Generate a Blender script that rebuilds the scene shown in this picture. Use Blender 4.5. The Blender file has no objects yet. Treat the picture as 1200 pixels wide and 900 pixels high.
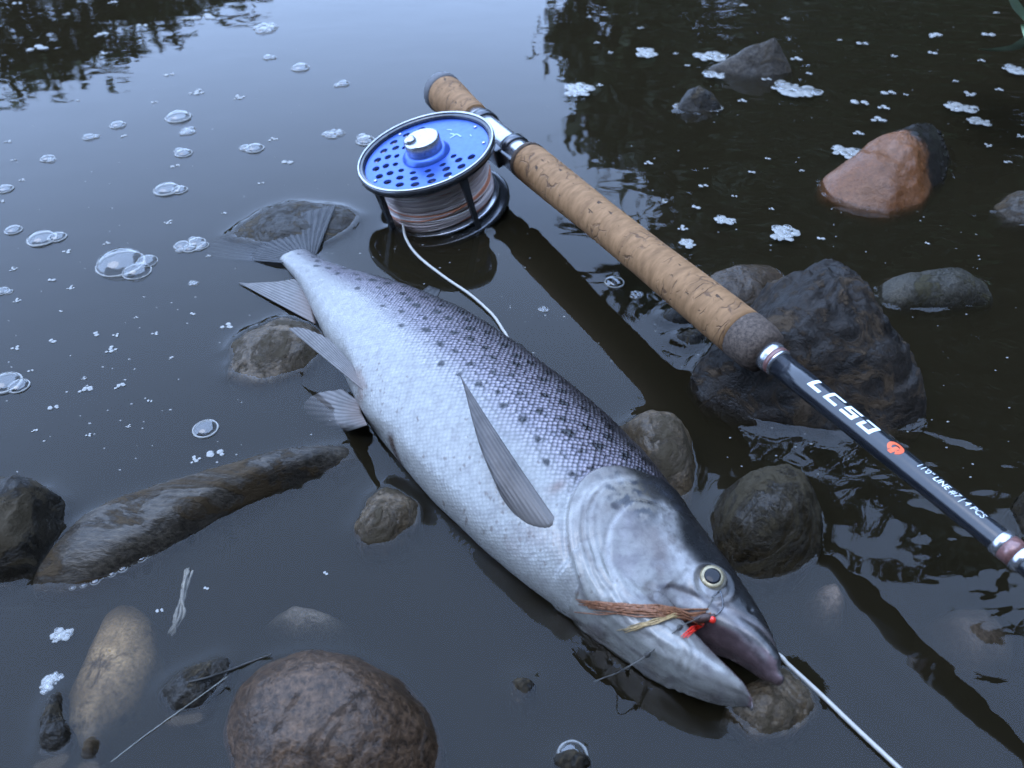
import bpy, bmesh, math, random
import numpy as np
from mathutils import Vector, Matrix, noise, kdtree
from mathutils.bvhtree import BVHTree

R = math.radians
scene = bpy.context.scene
col = scene.collection
random.seed(7)

# ------------------------------------------------------------------ camera
PITCH, CAM_H, FPX = R(42), 0.311, 907.0        # focal length in pixels of a 1200 px wide picture
cd = bpy.data.cameras.new('camera')
cam = bpy.data.objects.new('camera', cd)
col.objects.link(cam)
cam.location = (0, 0, CAM_H)
cam.rotation_euler = (R(90) - PITCH, 0, 0)
cd.sensor_width = 36
cd.lens = FPX / 1200 * 36
cd.clip_start = 0.01
cd.clip_end = 400
cd.dof.use_dof = True
cd.dof.focus_distance = 0.42
cd.dof.aperture_fstop = 13
scene.camera = cam

# ------------------------------------------------------------------ world, sun, exposure
SUN_EL, SUN_AZ = R(66), R(238)                 # weak, very soft light from behind the camera, over the left shoulder
world = bpy.data.worlds.new('World')
scene.world = world
world.use_nodes = True
wn = world.node_tree
wn.nodes.clear()
sky = wn.nodes.new('ShaderNodeTexSky')
sky.sky_type = 'NISHITA'
sky.sun_disc = False
sky.sun_elevation = SUN_EL
sky.sun_rotation = SUN_AZ
sky.air_density = 1.6
sky.dust_density = 2.0
cloud = wn.nodes.new('ShaderNodeRGB')
cloud.outputs[0].default_value = (10.9, 15.6, 25.6, 1)   # even dusk overcast
wmix = wn.nodes.new('ShaderNodeMix')
wmix.data_type = 'RGBA'
wmix.inputs[0].default_value = 0.86
bg = wn.nodes.new('ShaderNodeBackground')
bg.inputs[1].default_value = 0.15
wo = wn.nodes.new('ShaderNodeOutputWorld')
wn.links.new(sky.outputs[0], wmix.inputs[6])
wn.links.new(cloud.outputs[0], wmix.inputs[7])
wn.links.new(wmix.outputs[2], bg.inputs[0])
wn.links.new(bg.outputs[0], wo.inputs[0])

sd = bpy.data.lights.new('sun', 'SUN')
sd.energy = 0.5
sd.angle = R(40)
sd.color = (1.0, 0.96, 0.92)
sun = bpy.data.objects.new('sun', sd)
col.objects.link(sun)
sun_dir = Vector((math.sin(SUN_AZ) * math.cos(SUN_EL), math.cos(SUN_AZ) * math.cos(SUN_EL), math.sin(SUN_EL)))
sun.rotation_euler = sun_dir.to_track_quat('Z', 'Y').to_euler()

scene.view_settings.view_transform = 'Standard'
scene.view_settings.look = 'None'
scene.view_settings.exposure = 0.6
scene.view_settings.gamma = 1
scene.view_settings.use_curve_mapping = False
scene.render.engine = 'CYCLES'
cy = scene.cycles
cy.use_denoising = True
cy.max_bounces = 8
cy.diffuse_bounces = 2
cy.glossy_bounces = 3
cy.transmission_bounces = 4
cy.transparent_max_bounces = 16
cy.volume_bounces = 0
cy.adaptive_threshold = 0.02
cy.sample_clamp_indirect = 4
cy.caustics_reflective = False
cy.caustics_refractive = False

# ------------------------------------------------------------------ helpers: pixels and space
CP, SP = math.cos(PITCH), math.sin(PITCH)
CAM = Vector((0, 0, CAM_H))

def ray(px, py):
    a, b = (px - 600) / FPX, (450 - py) / FPX
    return Vector((a, b * SP + CP, b * CP - SP))

def W(px, py, h=0.0):
    """the point at height h above the water that shows at this pixel"""
    d = ray(px, py)
    return CAM + d * ((h - CAM_H) / d.z)

def depth(p):
    return p.y * CP - (p.z - CAM_H) * SP

def proj(p):
    z = depth(p)
    y = p.y * SP + (p.z - CAM_H) * CP
    return 600 + FPX * p.x / z, 450 - FPX * y / z

# ------------------------------------------------------------------ helpers: objects
def tag(o, label=None, cat=None, group=None, kind=None):
    if label: o['label'] = label
    if cat: o['category'] = cat
    if group: o['group'] = group
    if kind: o['kind'] = kind
    return o

def link(name, data, mat=None, parent=None, smooth=True):
    o = bpy.data.objects.new(name, data)
    col.objects.link(o)
    if mat is not None:
        for m in (mat if isinstance(mat, (list, tuple)) else [mat]):
            data.materials.append(m)
    if smooth and hasattr(data, 'polygons'):
        data.polygons.foreach_set('use_smooth', [True] * len(data.polygons))
    if parent: o.parent = parent
    return o

def pydata(name, v, f, mat=None, parent=None, smooth=True):
    me = bpy.data.meshes.new(name)
    me.from_pydata([tuple(p) for p in v], [], f)
    me.update()
    return link(name, me, mat, parent, smooth)

def empty(name, loc=(0, 0, 0)):
    o = bpy.data.objects.new(name, None)
    o.empty_display_size = 0.02
    o.location = loc
    col.objects.link(o)
    return o

class MB:
    """collects shapes for one mesh"""
    def __init__(s): s.v, s.f, s.m = [], [], []
    def add(s, v, f, mi=0):
        o = len(s.v)
        s.v += [tuple(p) for p in v]
        s.f += [tuple(i + o for i in q) for q in f]
        s.m += [mi] * len(f)
        return s
    def build(s, name, mat, parent=None, smooth=True):
        o = pydata(name, s.v, s.f, mat, parent, smooth)
        if any(s.m): o.data.polygons.foreach_set('material_index', s.m)
        return o

def lathe(profile, n=48, close=False):
    """profile [(r, z)] around z"""
    v, f = [], []
    m = len(profile)
    for i in range(n):
        a = 2 * math.pi * i / n
        for r, z in profile: v.append((r * math.cos(a), r * math.sin(a), z))
    for i in range(n):
        j = (i + 1) % n
        for k in range(m if close else m - 1):
            l = (k + 1) % m
            f.append((i * m + k, j * m + k, j * m + l, i * m + l))
    if not close:
        for k, flip in ((0, True), (m - 1, False)):
            if profile[k][0] > 1e-7:
                q = [i * m + k for i in range(n)]
                f.append(tuple(q[::-1]) if flip else tuple(q))
    return v, f

def tube(pts, rad, n=10, cap=True):
    pts = [Vector(p) for p in pts]
    if not isinstance(rad, (list, tuple)): rad = [rad] * len(pts)
    v, f = [], []
    up = Vector((0, 0, 1))
    u = None
    for i, p in enumerate(pts):
        t = (pts[min(i + 1, len(pts) - 1)] - pts[max(i - 1, 0)]).normalized()
        if u is None:
            u = t.cross(up if abs(t.z) < 0.95 else Vector((1, 0, 0))).normalized()
        u = (u - t * u.dot(t)).normalized()
        w = t.cross(u)
        for k in range(n):
            a = 2 * math.pi * k / n
            v.append(p + (u * math.cos(a) + w * math.sin(a)) * rad[i])
    for i in range(len(pts) - 1):
        for k in range(n):
            l = (k + 1) % n
            f.append((i * n + k, i * n + l, (i + 1) * n + l, (i + 1) * n + k))
    if cap:
        f.append(tuple(range(n))[::-1])
        f.append(tuple((len(pts) - 1) * n + k for k in range(n)))
    return v, f

def spline(pts, n=8):
    """Catmull-Rom through pts"""
    pts = [Vector(p) for p in pts]
    q = [pts[0] * 2 - pts[1]] + pts + [pts[-1] * 2 - pts[-2]]
    out = []
    for i in range(1, len(q) - 2):
        for k in range(n):
            t = k / n
            a, b, c, d = q[i - 1], q[i], q[i + 1], q[i + 2]
            out.append(0.5 * (2 * b + (c - a) * t + (2 * a - 5 * b + 4 * c - d) * t * t + (3 * b - a - 3 * c + d) * t ** 3))
    out.append(pts[-1])
    return out

# ------------------------------------------------------------------ helpers: materials
def new_mat(name):
    m = bpy.data.materials.new(name)
    m.use_nodes = True
    nt = m.node_tree
    return m, nt, nt.nodes['Principled BSDF'], nt.nodes['Material Output']

def N(nt, kind, **kw):
    n = nt.nodes.new('ShaderNode' + kind)
    for k, v in kw.items():
        if k.startswith('i_'):
            n.inputs[k[2:].replace('_', ' ')].default_value = v
        else: setattr(n, k, v)
    return n

def ramp(nt, fac, stops):
    n = nt.nodes.new('ShaderNodeValToRGB')
    e = n.color_ramp.elements
    while len(e) < len(stops): e.new(0.5)
    for k, (p, c) in enumerate(stops):
        e[k].position = p
        e[k].color = tuple(c) + (1,) if len(c) == 3 else c
    nt.links.new(fac, n.inputs[0])
    return n.outputs[0]

def mixc(nt, fac, a, b, mode='MIX'):
    n = nt.nodes.new('ShaderNodeMix')
    n.data_type = 'RGBA'
    n.blend_type = mode
    for s, x in ((0, fac), (6, a), (7, b)):
        if hasattr(x, 'links'): nt.links.new(x, n.inputs[s])
        elif isinstance(x, (int, float)): n.inputs[s].default_value = x
        else: n.inputs[s].default_value = tuple(x) + (1,)
    return n.outputs[2]

def math_n(nt, op, a, b=None, c=None):
    n = nt.nodes.new('ShaderNodeMath')
    n.operation = op
    for k, x in enumerate((a, b, c)):
        if x is None: continue
        if hasattr(x, 'links'): nt.links.new(x, n.inputs[k])
        else: n.inputs[k].default_value = x
    return n.outputs[0]

def noise_n(nt, vec, scale, detail=6, rough=0.6, dist=0.0):
    n = N(nt, 'TexNoise')
    n.inputs['Scale'].default_value = scale
    n.inputs['Detail'].default_value = detail
    n.inputs['Roughness'].default_value = rough
    n.inputs['Distortion'].default_value = dist
    if vec: nt.links.new(vec, n.inputs['Vector'])
    return n.outputs['Fac']

def bump(nt, h, dist, normal=None, strength=1.0):
    b = N(nt, 'Bump')
    b.inputs['Strength'].default_value = strength
    b.inputs['Distance'].default_value = dist
    nt.links.new(h, b.inputs['Height'])
    if normal: nt.links.new(normal, b.inputs['Normal'])
    return b.outputs[0]

def obj_vec(nt):
    return N(nt, 'TexCoord').outputs['Object']

def simple(name, c, rough=0.4, metal=0.0, spec=0.5, nscale=None, namt=0.25, bscale=None, bdist=0.0002, coat=0.0):
    m, nt, p, o = new_mat(name)
    p.inputs['Roughness'].default_value = rough
    p.inputs['Metallic'].default_value = metal
    p.inputs['Specular IOR Level'].default_value = spec
    p.inputs['Coat Weight'].default_value = coat
    p.inputs['Coat Roughness'].default_value = 0.12
    v = obj_vec(nt)
    f = noise_n(nt, v, nscale or 120, 5)
    dk = tuple(x * (1 - namt) for x in c)
    lt = tuple(min(1, x * (1 + namt)) for x in c)
    nt.links.new(ramp(nt, f, [(0.3, dk), (0.7, lt)]), p.inputs['Base Color'])
    if bscale:
        nt.links.new(bump(nt, noise_n(nt, v, bscale, 6), bdist), p.inputs['Normal'])
    return m

def stone_mat(name, a, b, crust=None, crust_amt=0.5, rough=0.36, scale=45, seed=0.0, speck=0.35, stretch=None, stain=None):
    """wet river stone: two colours of grain, specks and an optional crust of algae and silt"""
    m, nt, p, o = new_mat(name)
    tc = N(nt, 'TexCoord')
    mp = N(nt, 'Mapping')
    mp.inputs['Location'].default_value = (seed, seed * 0.7, seed * 1.3)
    nt.links.new(tc.outputs['Object'], mp.inputs[0])
    v = mp.outputs[0]
    tint = (.43 * 1.16, .43 * .95, .43 * .72)          # wet stone is darker and warmer than dry
    a, b = tuple(x * t for x, t in zip(a, tint)), tuple(x * t for x, t in zip(b, tint))
    crust = tuple(x * t for x, t in zip(crust, tint)) if crust else None
    if stretch:
        mp.inputs['Rotation'].default_value = (0, 0, stretch[0])
        mp.inputs['Scale'].default_value = stretch[1]
    n1 = noise_n(nt, v, scale, 10, 0.68, 0.25)
    c = ramp(nt, n1, [(0.34, a), (0.66, b)])
    n0 = noise_n(nt, v, scale * 0.35, 5, 0.6)
    c = mixc(nt, 0.55, c, ramp(nt, n0, [(0.35, (0.55,) * 3), (0.65, (1.15,) * 3)]), 'MULTIPLY')
    n2 = noise_n(nt, v, scale * 11, 3, 0.75)
    c = mixc(nt, min(1, speck * 2), c, ramp(nt, n2, [(0.36, (0.35,) * 3), (0.52, (1.0,) * 3), (0.68, (1.7,) * 3)]), 'MULTIPLY')
    if stain: c = stain(nt, tc.outputs['Object'], c)
    fac = None
    if crust:
        n3 = noise_n(nt, v, scale * 0.75, 9, 0.72, 1.2)
        lo = 0.62 - 0.3 * crust_amt
        fac = ramp(nt, n3, [(lo, (0, 0, 0)), (lo + 0.07, (1, 1, 1))])
        c = mixc(nt, fac, c, crust)
    nt.links.new(c, p.inputs['Base Color'])
    rr = ramp(nt, n1, [(0.3, (rough * 0.7,) * 3), (0.7, (min(1, rough * 1.4),) * 3)])
    if fac is not None: rr = mixc(nt, fac, rr, (0.75, 0.75, 0.75))
    nt.links.new(rr, p.inputs['Roughness'])
    nb = bump(nt, n1, 0.0035, None, 0.45)
    nb = bump(nt, n2, 0.0009, nb, 0.8)
    if fac is not None: nb = bump(nt, fac, 0.0009, nb, 0.7)
    nt.links.new(nb, p.inputs['Normal'])
    p.inputs['Specular IOR Level'].default_value = 0.30
    return m

# ================================================================== SETTING
wet_pts = []                   # points where things break the water surface (for the meniscus)

def world_tris_cross(o):
    """sample the waterline of an object"""
    me = o.data
    n = len(me.vertices)
    co = np.empty(n * 3)
    me.vertices.foreach_get('co', co)
    co = co.reshape(-1, 3)
    mw = np.array(o.matrix_world)
    co = co @ mw[:3, :3].T + mw[:3, 3]
    e = np.empty(len(me.edges) * 2, dtype=int)
    me.edges.foreach_get('vertices', e)
    e = e.reshape(-1, 2)
    z0, z1 = co[e[:, 0], 2], co[e[:, 1], 2]
    k = (z0 * z1 < 0)
    t = (z0[k] / (z0[k] - z1[k]))[:, None]
    p = co[e[k, 0]] * (1 - t) + co[e[k, 1]] * t
    wet_pts.extend(p.tolist())

# river bed
bedm = stone_mat('bed silt', (0.05, 0.042, 0.03), (0.09, 0.075, 0.055), scale=8)
def ground_grid(name, xs, ys, zf, mat):
    v = [(x, y, zf(x, y)) for y in ys for x in xs]
    nx = len(xs)
    f = [(j * nx + i, j * nx + i + 1, (j + 1) * nx + i + 1, (j + 1) * nx + i) for j in range(len(ys) - 1) for i in range(nx - 1)]
    return pydata(name, v, f, mat)
bx = [-70, -30, -10, -4] + [x * 0.1 for x in range(-20, 21)] + [4, 10, 30, 70]
by = [-40, -10, -3] + [y * 0.1 for y in range(-10, 31)] + [6, 12, 30, 70]
tag(ground_grid('river_bed', bx, by, lambda x, y: -0.17 + 0.012 * noise.noise((x * 6, y * 6, 0)), bedm), kind='structure')

# right bank, off to the side of the picture
bankm = stone_mat('bank earth', (0.035, 0.03, 0.018), (0.06, 0.06, 0.025), scale=3)
def bank_z(x, y):
    e = 1.15 + 0.22 * noise.noise((0, y * 0.6, 3)) + 0.08 * max(0, 1.2 - y)
    d = x - e
    return max(-0.3, min(1.2, 0.45 * d)) + 0.06 * noise.noise((x * 2, y * 2, 1))
xs = [0.7 + 0.12 * i for i in range(30)] + [5, 7, 10, 16, 30, 60]
ys = [-12, -6, -3, -1.5] + [0.2 * i for i in range(-5, 40)] + [9, 11, 14, 20, 30, 60]
tag(ground_grid('right_bank', xs, ys, bank_z, bankm), kind='structure')
def far_z(x, y):
    return max(-0.3, min(2.2, 0.3 * (y - 21 - 1.2 * noise.noise((x * 0.1, 0, 5)))))
xs = [-80 + 4 * i for i in range(31)]
ys = [19, 20, 21, 22, 23, 25, 28, 34, 50, 80]
tag(ground_grid('far_bank', xs, ys, far_z, bankm), kind='structure')

# unseen near bank behind the camera, added with its trees to block sky light
def near_z(x, y):
    d = -1.3 - y - 0.15 * noise.noise((x * 0.7, 0, 9)) - 0.25 * max(0, -x - 1.5)
    return max(-0.3, min(1.6, 0.42 * d)) + 0.05 * noise.noise((x * 2, y * 2, 4))
xs = [-60, -30, -15, -9] + [-6 + 0.4 * i for i in range(17)] + [0.69]
ys = [-60, -30, -16, -10, -7] + [-5.5 + 0.3 * i for i in range(18)]
tag(ground_grid('added_near_bank', xs, ys, near_z, bankm), kind='structure')

# ================================================================== STONES
def in_poly_radius(poly, c, n):
    """distance from c to the outline in n directions"""
    out = []
    for i in range(n):
        a = 2 * math.pi * i / n
        d = (math.cos(a), math.sin(a))
        best = 0
        for k in range(len(poly)):
            p, q = poly[k], poly[(k + 1) % len(poly)]
            ex, ey = q[0] - p[0], q[1] - p[1]
            den = d[0] * ey - d[1] * ex
            if abs(den) < 1e-12: continue
            t = ((p[0] - c[0]) * ey - (p[1] - c[1]) * ex) / den
            u = ((p[0] - c[0]) * d[1] - (p[1] - c[1]) * d[0]) / den
            if t > 0 and -1e-6 <= u <= 1 + 1e-6: best = max(best, t)
        out.append(best)
    for _ in range(2):
        out = [(out[i - 1] + 2 * out[i] + out[(i + 1) % n]) / 4 for i in range(n)]
    return out

def stone(poly, h, mat, label, cat='stone', name='river_stone', far=0.45, power=2.4, amp=0.10, seed=0, peak=(0, 0), bottom=-0.045,
          freq=1.0, drop=0.013, nseg=88, rough=0.35, group=None, crest=None, nring=34):
    """a stone whose outline is given by pixels; far-side outline pixels lie on the stone's shoulder, near-side ones on the water"""
    ys_ = [p[1] for p in poly]
    lo, hi = min(ys_), max(ys_)
    pts = []
    for p in poly:
        k = (hi - p[1]) / max(1, hi - lo)
        pts.append(W(p[0], p[1], max(h, 0) * far * k if len(p) < 3 else p[2]))
    cx = sum(p.x for p in pts) / len(pts)
    cyy = sum(p.y for p in pts) / len(pts)
    rad = in_poly_radius([(p.x, p.y) for p in pts], (cx, cyy), nseg)
    size = sum(rad) / nseg
    prof = []
    for k in range(nring + 1):
        t = k / nring
        if t <= 0.62:
            u = t / 0.62
            prof.append((u, 1 - u ** power, 0))
        else:
            u = (t - 0.62) / 0.38
            prof.append((1 + 0.10 * math.sin(u * math.pi) - 0.35 * u * u, 0, u))
    v, f = [], []
    sd_ = seed * 3.17
    for k, (u, zt, below) in enumerate(prof):
        for i in range(nseg):
            a = 2 * math.pi * i / nseg
            x = rad[i] * u * math.cos(a) + peak[0] * size * (1 - u) * (1 - below)
            y = rad[i] * u * math.sin(a) + peak[1] * size * (1 - u) * (1 - below)
            z = h * zt if h > 0 else h - drop * u ** 2.6
            if below: z = (0 if h > 0 else h - drop) + bottom * below ** 1.2
            if crest and not below:
                z += crest * h * (1 - u * u) * math.cos(a * 2 + seed)
            q = Vector((x, y, z * 1.3)) / size
            nv = Vector((noise.fractal(q * 1.1 * freq + Vector((sd_, 0, 0)), 1.0, 2.0, 5),
                         noise.fractal(q * 1.1 * freq + Vector((0, sd_ + 9, 0)), 1.0, 2.0, 5),
                         noise.fractal(q * 1.1 * freq + Vector((0, 4, sd_ + 19)), 1.0, 2.0, 5)))
            fine = noise.fractal(q * 6 * freq + Vector((sd_, 3, 7)), 0.8, 2.1, 4)
            e = amp * size
            vertical = min(1.0, max(abs(h), 0.012) / (0.5 * size))
            v.append((x + nv.x * e * 0.6 * u, y + nv.y * e * 0.6 * u, z + nv.z * e * vertical + fine * e * rough * vertical))
    for k in range(nring):
        for i in range(nseg):
            j = (i + 1) % nseg
            f.append((k * nseg + i, (k + 1) * nseg + i, (k + 1) * nseg + j, k * nseg + j))
    f.append(tuple(nring * nseg + i for i in range(nseg)))
    o = pydata(name, v, f, mat)
    o.location = (cx, cyy, 0)
    bpy.context.view_layer.update()
    if h > 0: world_tris_cross(o)
    tag(o, label, cat, group)
    return o

dark_crust = stone_mat('boulder brown black', (0.010, 0.009, 0.008), (0.036, 0.030, 0.025), (0.085, 0.066, 0.044), 0.36, 0.5, 48, 1, 0.45)
wet_brown = stone_mat('wet brown', (0.06, 0.05, 0.04), (0.13, 0.11, 0.09), None, 0, 0.22, 50, 2)
slab_grey = stone_mat('slab grey green', (0.05, 0.055, 0.05), (0.10, 0.105, 0.095), (0.06, 0.06, 0.03), 0.35, 0.5, 60, 3)
def mud_stain(nt, vec, c):
    sp = N(nt, 'SeparateXYZ')
    nt.links.new(vec, sp.inputs[0])
    k = math_n(nt, 'MULTIPLY_ADD', sp.outputs['Y'], .55, sp.outputs['X'])
    k = math_n(nt, 'MULTIPLY_ADD', noise_n(nt, vec, 60, 7, .7), .075, k)
    return mixc(nt, ramp(nt, math_n(nt, 'MULTIPLY_ADD', k, 5.0, .1), [(.29, (0, 0, 0)), (.36, (1, 1, 1))]), c, (.014, .012, .010))
orange = stone_mat('orange pink', (0.24, 0.10, 0.035), (0.36, 0.21, 0.14), None, 0, 0.30, 22, 4, 0.18, stain=mud_stain)
grey = stone_mat('grey', (0.07, 0.07, 0.07), (0.13, 0.13, 0.13), (0.10, 0.09, 0.07), 0.3, 0.4, 40, 5)
olive = stone_mat('olive black', (0.024, 0.021, 0.014), (0.075, 0.066, 0.042), (0.055, 0.048, 0.024), 0.5, 0.3, 48, 6)
taupe = stone_mat('taupe', (0.10, 0.085, 0.06), (0.19, 0.165, 0.13), (0.07, 0.06, 0.035), 0.4, 0.33, 40, 7)
brownround = stone_mat('brown rounded', (0.07, 0.050, 0.036), (0.145, 0.104, 0.078), (0.065, 0.046, 0.03), 0.12, 0.34, 34, 8, 0.5)
blackstone = stone_mat('black wet', (0.02, 0.02, 0.018), (0.06, 0.058, 0.05), (0.085, 0.075, 0.05), 0.45, 0.32, 55, 9)
tan = stone_mat('tan', (0.42, 0.31, 0.17), (0.66, 0.52, 0.32), (0.16, 0.12, 0.075), 0.16, 0.5, 60, 10)
slabblue = stone_mat('slate', (0.05, 0.05, 0.05), (0.15, 0.15, 0.145), (0.085, 0.065, 0.035), 0.5, 0.30, 40, 11, 0.4, stretch=(R(-28), (.45, 1.5, 1)))
palestone = stone_mat('pale grey', (0.28, 0.27, 0.25), (0.42, 0.41, 0.38), None, 0, 0.5, 70, 12)
pinkpale = stone_mat('pale pink brown', (0.22, 0.18, 0.15), (0.36, 0.31, 0.27), None, 0, 0.5, 60, 13)

stone([(818, 425), (838, 395), (868, 350), (885, 320), (915, 304), (945, 299), (985, 312), (1020, 335), (1045, 365), (1070, 410), (1085, 445), (1090, 478), (1075, 497),
       (1035, 506), (985, 508), (920, 498), (870, 484), (832, 462)], 0.055, dark_crust, 'big dark brown crusted boulder propping up the rod', far=0.50, power=2.0, amp=0.11, seed=1,
      peak=(0.05, 0.12), rough=0.42, nseg=150, nring=64, freq=1.3)
stone([(815, 340), (832, 318), (860, 306), (905, 305), (925, 320), (900, 350), (860, 362), (830, 358)], 0.010, wet_brown, 'low wet brown stone half hidden behind the big boulder', amp=0.08, seed=2)
stone([(1030, 348), (1035, 326), (1080, 317), (1130, 315), (1160, 330), (1166, 352), (1100, 361), (1050, 359)], 0.014, slab_grey, 'grey green flat slab beside the big boulder', power=4, amp=0.08, seed=3)
stone([(962, 207), (985, 184), (1030, 161), (1080, 144), (1108, 142), (1116, 172), (1106, 205), (1080, 236), (1040, 248), (1000, 240), (970, 224)], 0.034, orange,
      'smooth orange pink stone with a black muddy end', far=0.4, amp=0.09, seed=4, peak=(0.1, 0.05), power=2.2)
stone([(822, 72), (850, 62), (885, 47), (922, 43), (931, 80), (905, 90), (860, 84)], 0.032, grey, 'pointed grey stone with foam at its foot', far=0.75, amp=0.10, seed=5, peak=(0.55, -0.05), power=1.3)
stone([(793, 128), (797, 111), (815, 102), (835, 110), (848, 126), (820, 133)], 0.017, blackstone, 'small dark stone ringed with foam beyond the rod', far=0.6, amp=0.12, seed=6)
stone([(1165, 242), (1180, 224), (1215, 220), (1235, 250), (1205, 264), (1178, 257)], 0.013, slabblue, 'small slate grey stone beyond the orange stone', amp=0.12, seed=7)
stone([(832, 602), (850, 564), (885, 549), (925, 546), (955, 566), (968, 600), (960, 640), (935, 671), (890, 681), (855, 666), (835, 636)], 0.034, olive,
      'rounded olive black stone beside the fish eye', far=0.32, amp=0.10, seed=8, power=2.6, rough=0.35, nseg=120, nring=50)
stone([(722, 492), (750, 472), (795, 478), (812, 500), (817, 540), (812, 580), (770, 590), (735, 540)], 0.022, taupe, 'taupe stone wedged against the back of the fish', far=0.5, amp=0.10, seed=9)
stone([(850, 830), (875, 800), (920, 778), (950, 800), (961, 830), (930, 860), (890, 867)], 0.007, taupe, 'low brown stone under the tip of the fish jaw', amp=0.12, seed=10)
stone([(262, 855), (272, 805), (308, 772), (360, 758), (420, 767), (470, 793), (505, 833), (517, 872), (505, 925), (450, 975), (350, 985), (285, 945)], 0.030, brownround,
      'large smooth reddish brown rounded stone', far=0.12, amp=0.05, seed=11, power=2.6, rough=0.25, nseg=120, nring=50)
stone([(182, 815), (200, 790), (240, 772), (270, 765), (268, 790), (240, 830), (205, 838)], 0.007, blackstone, 'thin dark wedge of stone beside the rounded brown stone', amp=0.12, seed=12, power=3)
stone([(58, 870), (72, 800), (100, 738), (120, 700), (145, 692), (168, 715), (174, 765), (150, 815), (118, 835), (95, 872)], -0.0008, tan,
      'tan stone lying just under the murky water', amp=0.07, seed=13, power=3, drop=.008)
stone([(44, 884), (47, 842), (58, 808), (70, 802), (72, 838), (82, 852), (84, 872), (66, 888)], 0.008, blackstone, 'black stone end poking out beside the sunken tan stone', amp=0.2, seed=14)
stone([(95, 893), (98, 866), (108, 860), (118, 868), (114, 893)], 0.006, slabblue, 'tiny blue grey pebble below the sunken tan stone', amp=0.14, seed=15, nseg=40, nring=18)
stone([(40, 688), (42, 664), (80, 616), (110, 600), (200, 571), (300, 541), (392, 515), (415, 519), (406, 538), (332, 567), (262, 602), (182, 647), (100, 688)], 0.015, slabblue,
      'long narrow slate slab lying across the shallows', far=0.3, power=5, amp=0.05, seed=16, nseg=160, nring=44, rough=0.5)
stone([(-60, 600), (0, 566), (50, 558), (72, 575), (62, 620), (42, 670), (0, 683), (-60, 690)], 0.030, blackstone, 'black algae covered stone at the end of the long slab', far=0.4, amp=0.12, seed=17, power=3.2)
stone([(413, 622), (430, 580), (450, 562), (492, 585), (490, 612), (455, 639), (425, 641)], 0.010, taupe, 'small brown stone half under the belly of the fish', amp=0.13, seed=18)
stone([(262, 440), (268, 402), (290, 381), (330, 366), (365, 374), (390, 402), (360, 432), (310, 447)], 0.011, taupe, 'broad brown stone under the pelvic fin', amp=0.12, seed=19, power=2.2)
stone([(263, 277), (300, 246), (340, 233), (400, 236), (421, 249), (405, 270), (380, 285), (300, 287)], 0.008, blackstone, 'dark brown stone behind the tail of the fish', far=0.6, amp=0.10, seed=20, power=3)
stone([(300, 715), (325, 697), (370, 700), (405, 712), (395, 730), (340, 735)], -0.0025, palestone, 'pale stone sunk in murky water between slab and brown stone', amp=0.12, seed=21)
stone([(596, 800), (604, 793), (624, 793), (631, 804), (616, 817), (602, 809)], 0.004, blackstone, 'tiny black pebble in the open water below the belly', cat='pebble', name='pebble', amp=0.15, seed=22, nseg=36, nring=18)
stone([(952, 690), (962, 672), (985, 668), (1002, 690), (996, 718), (968, 718)], -0.0015, pinkpale, 'pale sunken pebble below the olive black stone', cat='pebble', name='pebble', amp=0.15, seed=23)
stone([(1100, 710), (1130, 690), (1170, 690), (1205, 720), (1205, 765), (1150, 772), (1115, 745)], -0.0045, pinkpale, 'sunken pinkish stone under the black rod blank', amp=0.12, seed=24)
stone([(1190, 590), (1200, 570), (1240, 565), (1250, 615), (1200, 628)], 0.022, olive, 'mossy stone just past the end of the rod lettering', amp=0.12, seed=25)
stone([(772, 372), (782, 361), (805, 358), (824, 370), (815, 382), (788, 380)], 0.006, blackstone, 'small black pebble under the cork grip', cat='pebble', name='pebble', amp=0.14, seed=26, nseg=48, nring=20)
stone([(788, 396), (800, 386), (822, 385), (832, 398), (810, 407)], 0.005, blackstone, 'second black pebble between cork grip and boulder', cat='pebble', name='pebble', amp=0.14, seed=27, nseg=48, nring=20)
stone([(645, 895), (650, 880), (672, 874), (692, 884), (696, 900), (670, 912)], 0.006, blackstone, 'small wet pebble with a bubble in the open water', cat='pebble', name='pebble', amp=0.12, seed=28, nseg=48, nring=20)

# black mud on the end of the orange stone
mud = stone_mat('black mud', (0.012, 0.011, 0.010), (0.035, 0.03, 0.025), None, 0, 0.4, 200, 30)
ost = [o for o in bpy.data.objects if o.get('label', '').startswith('smooth orange')][0]
mb = MB()
rr = random.Random(3)
me = ost.data
cand = [v.co for v in me.vertices if v.co.z > -0.004]
xmax = max(c.x for c in cand)
ymin, ymax = min(c.y for c in cand), max(c.y for c in cand)
me.calc_loop_triangles()
for v in me.vertices:
    c = v.co
    if c.z < -0.006: continue
    k = (c.x - 0.45 * xmax) / (0.5 * xmax) + 0.5 * noise.noise(c * 60) - 0.2
    if k > rr.random() * 0.5 and rr.random() < 0.55:
        r = 0.0013 + 0.0018 * rr.random()
        vv, ff = lathe([(0, r * 0.5), (r * 0.6, r * 0.35), (r, -0.1 * r), (r * 0.7, -0.6 * r), (0, -0.7 * r)], 6)
        q = v.normal.to_track_quat('Z', 'Y').to_matrix()
        mb.add([q @ Vector(p) * (0.7 + 0.6 * rr.random()) + c + ost.location for p in vv], ff)
mo = mb.build('mud_coat', mud, None)
mo.parent = ost
mo.matrix_parent_inverse = Matrix.Translation(-ost.location)
mo['kind'] = 'stuff'

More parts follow.
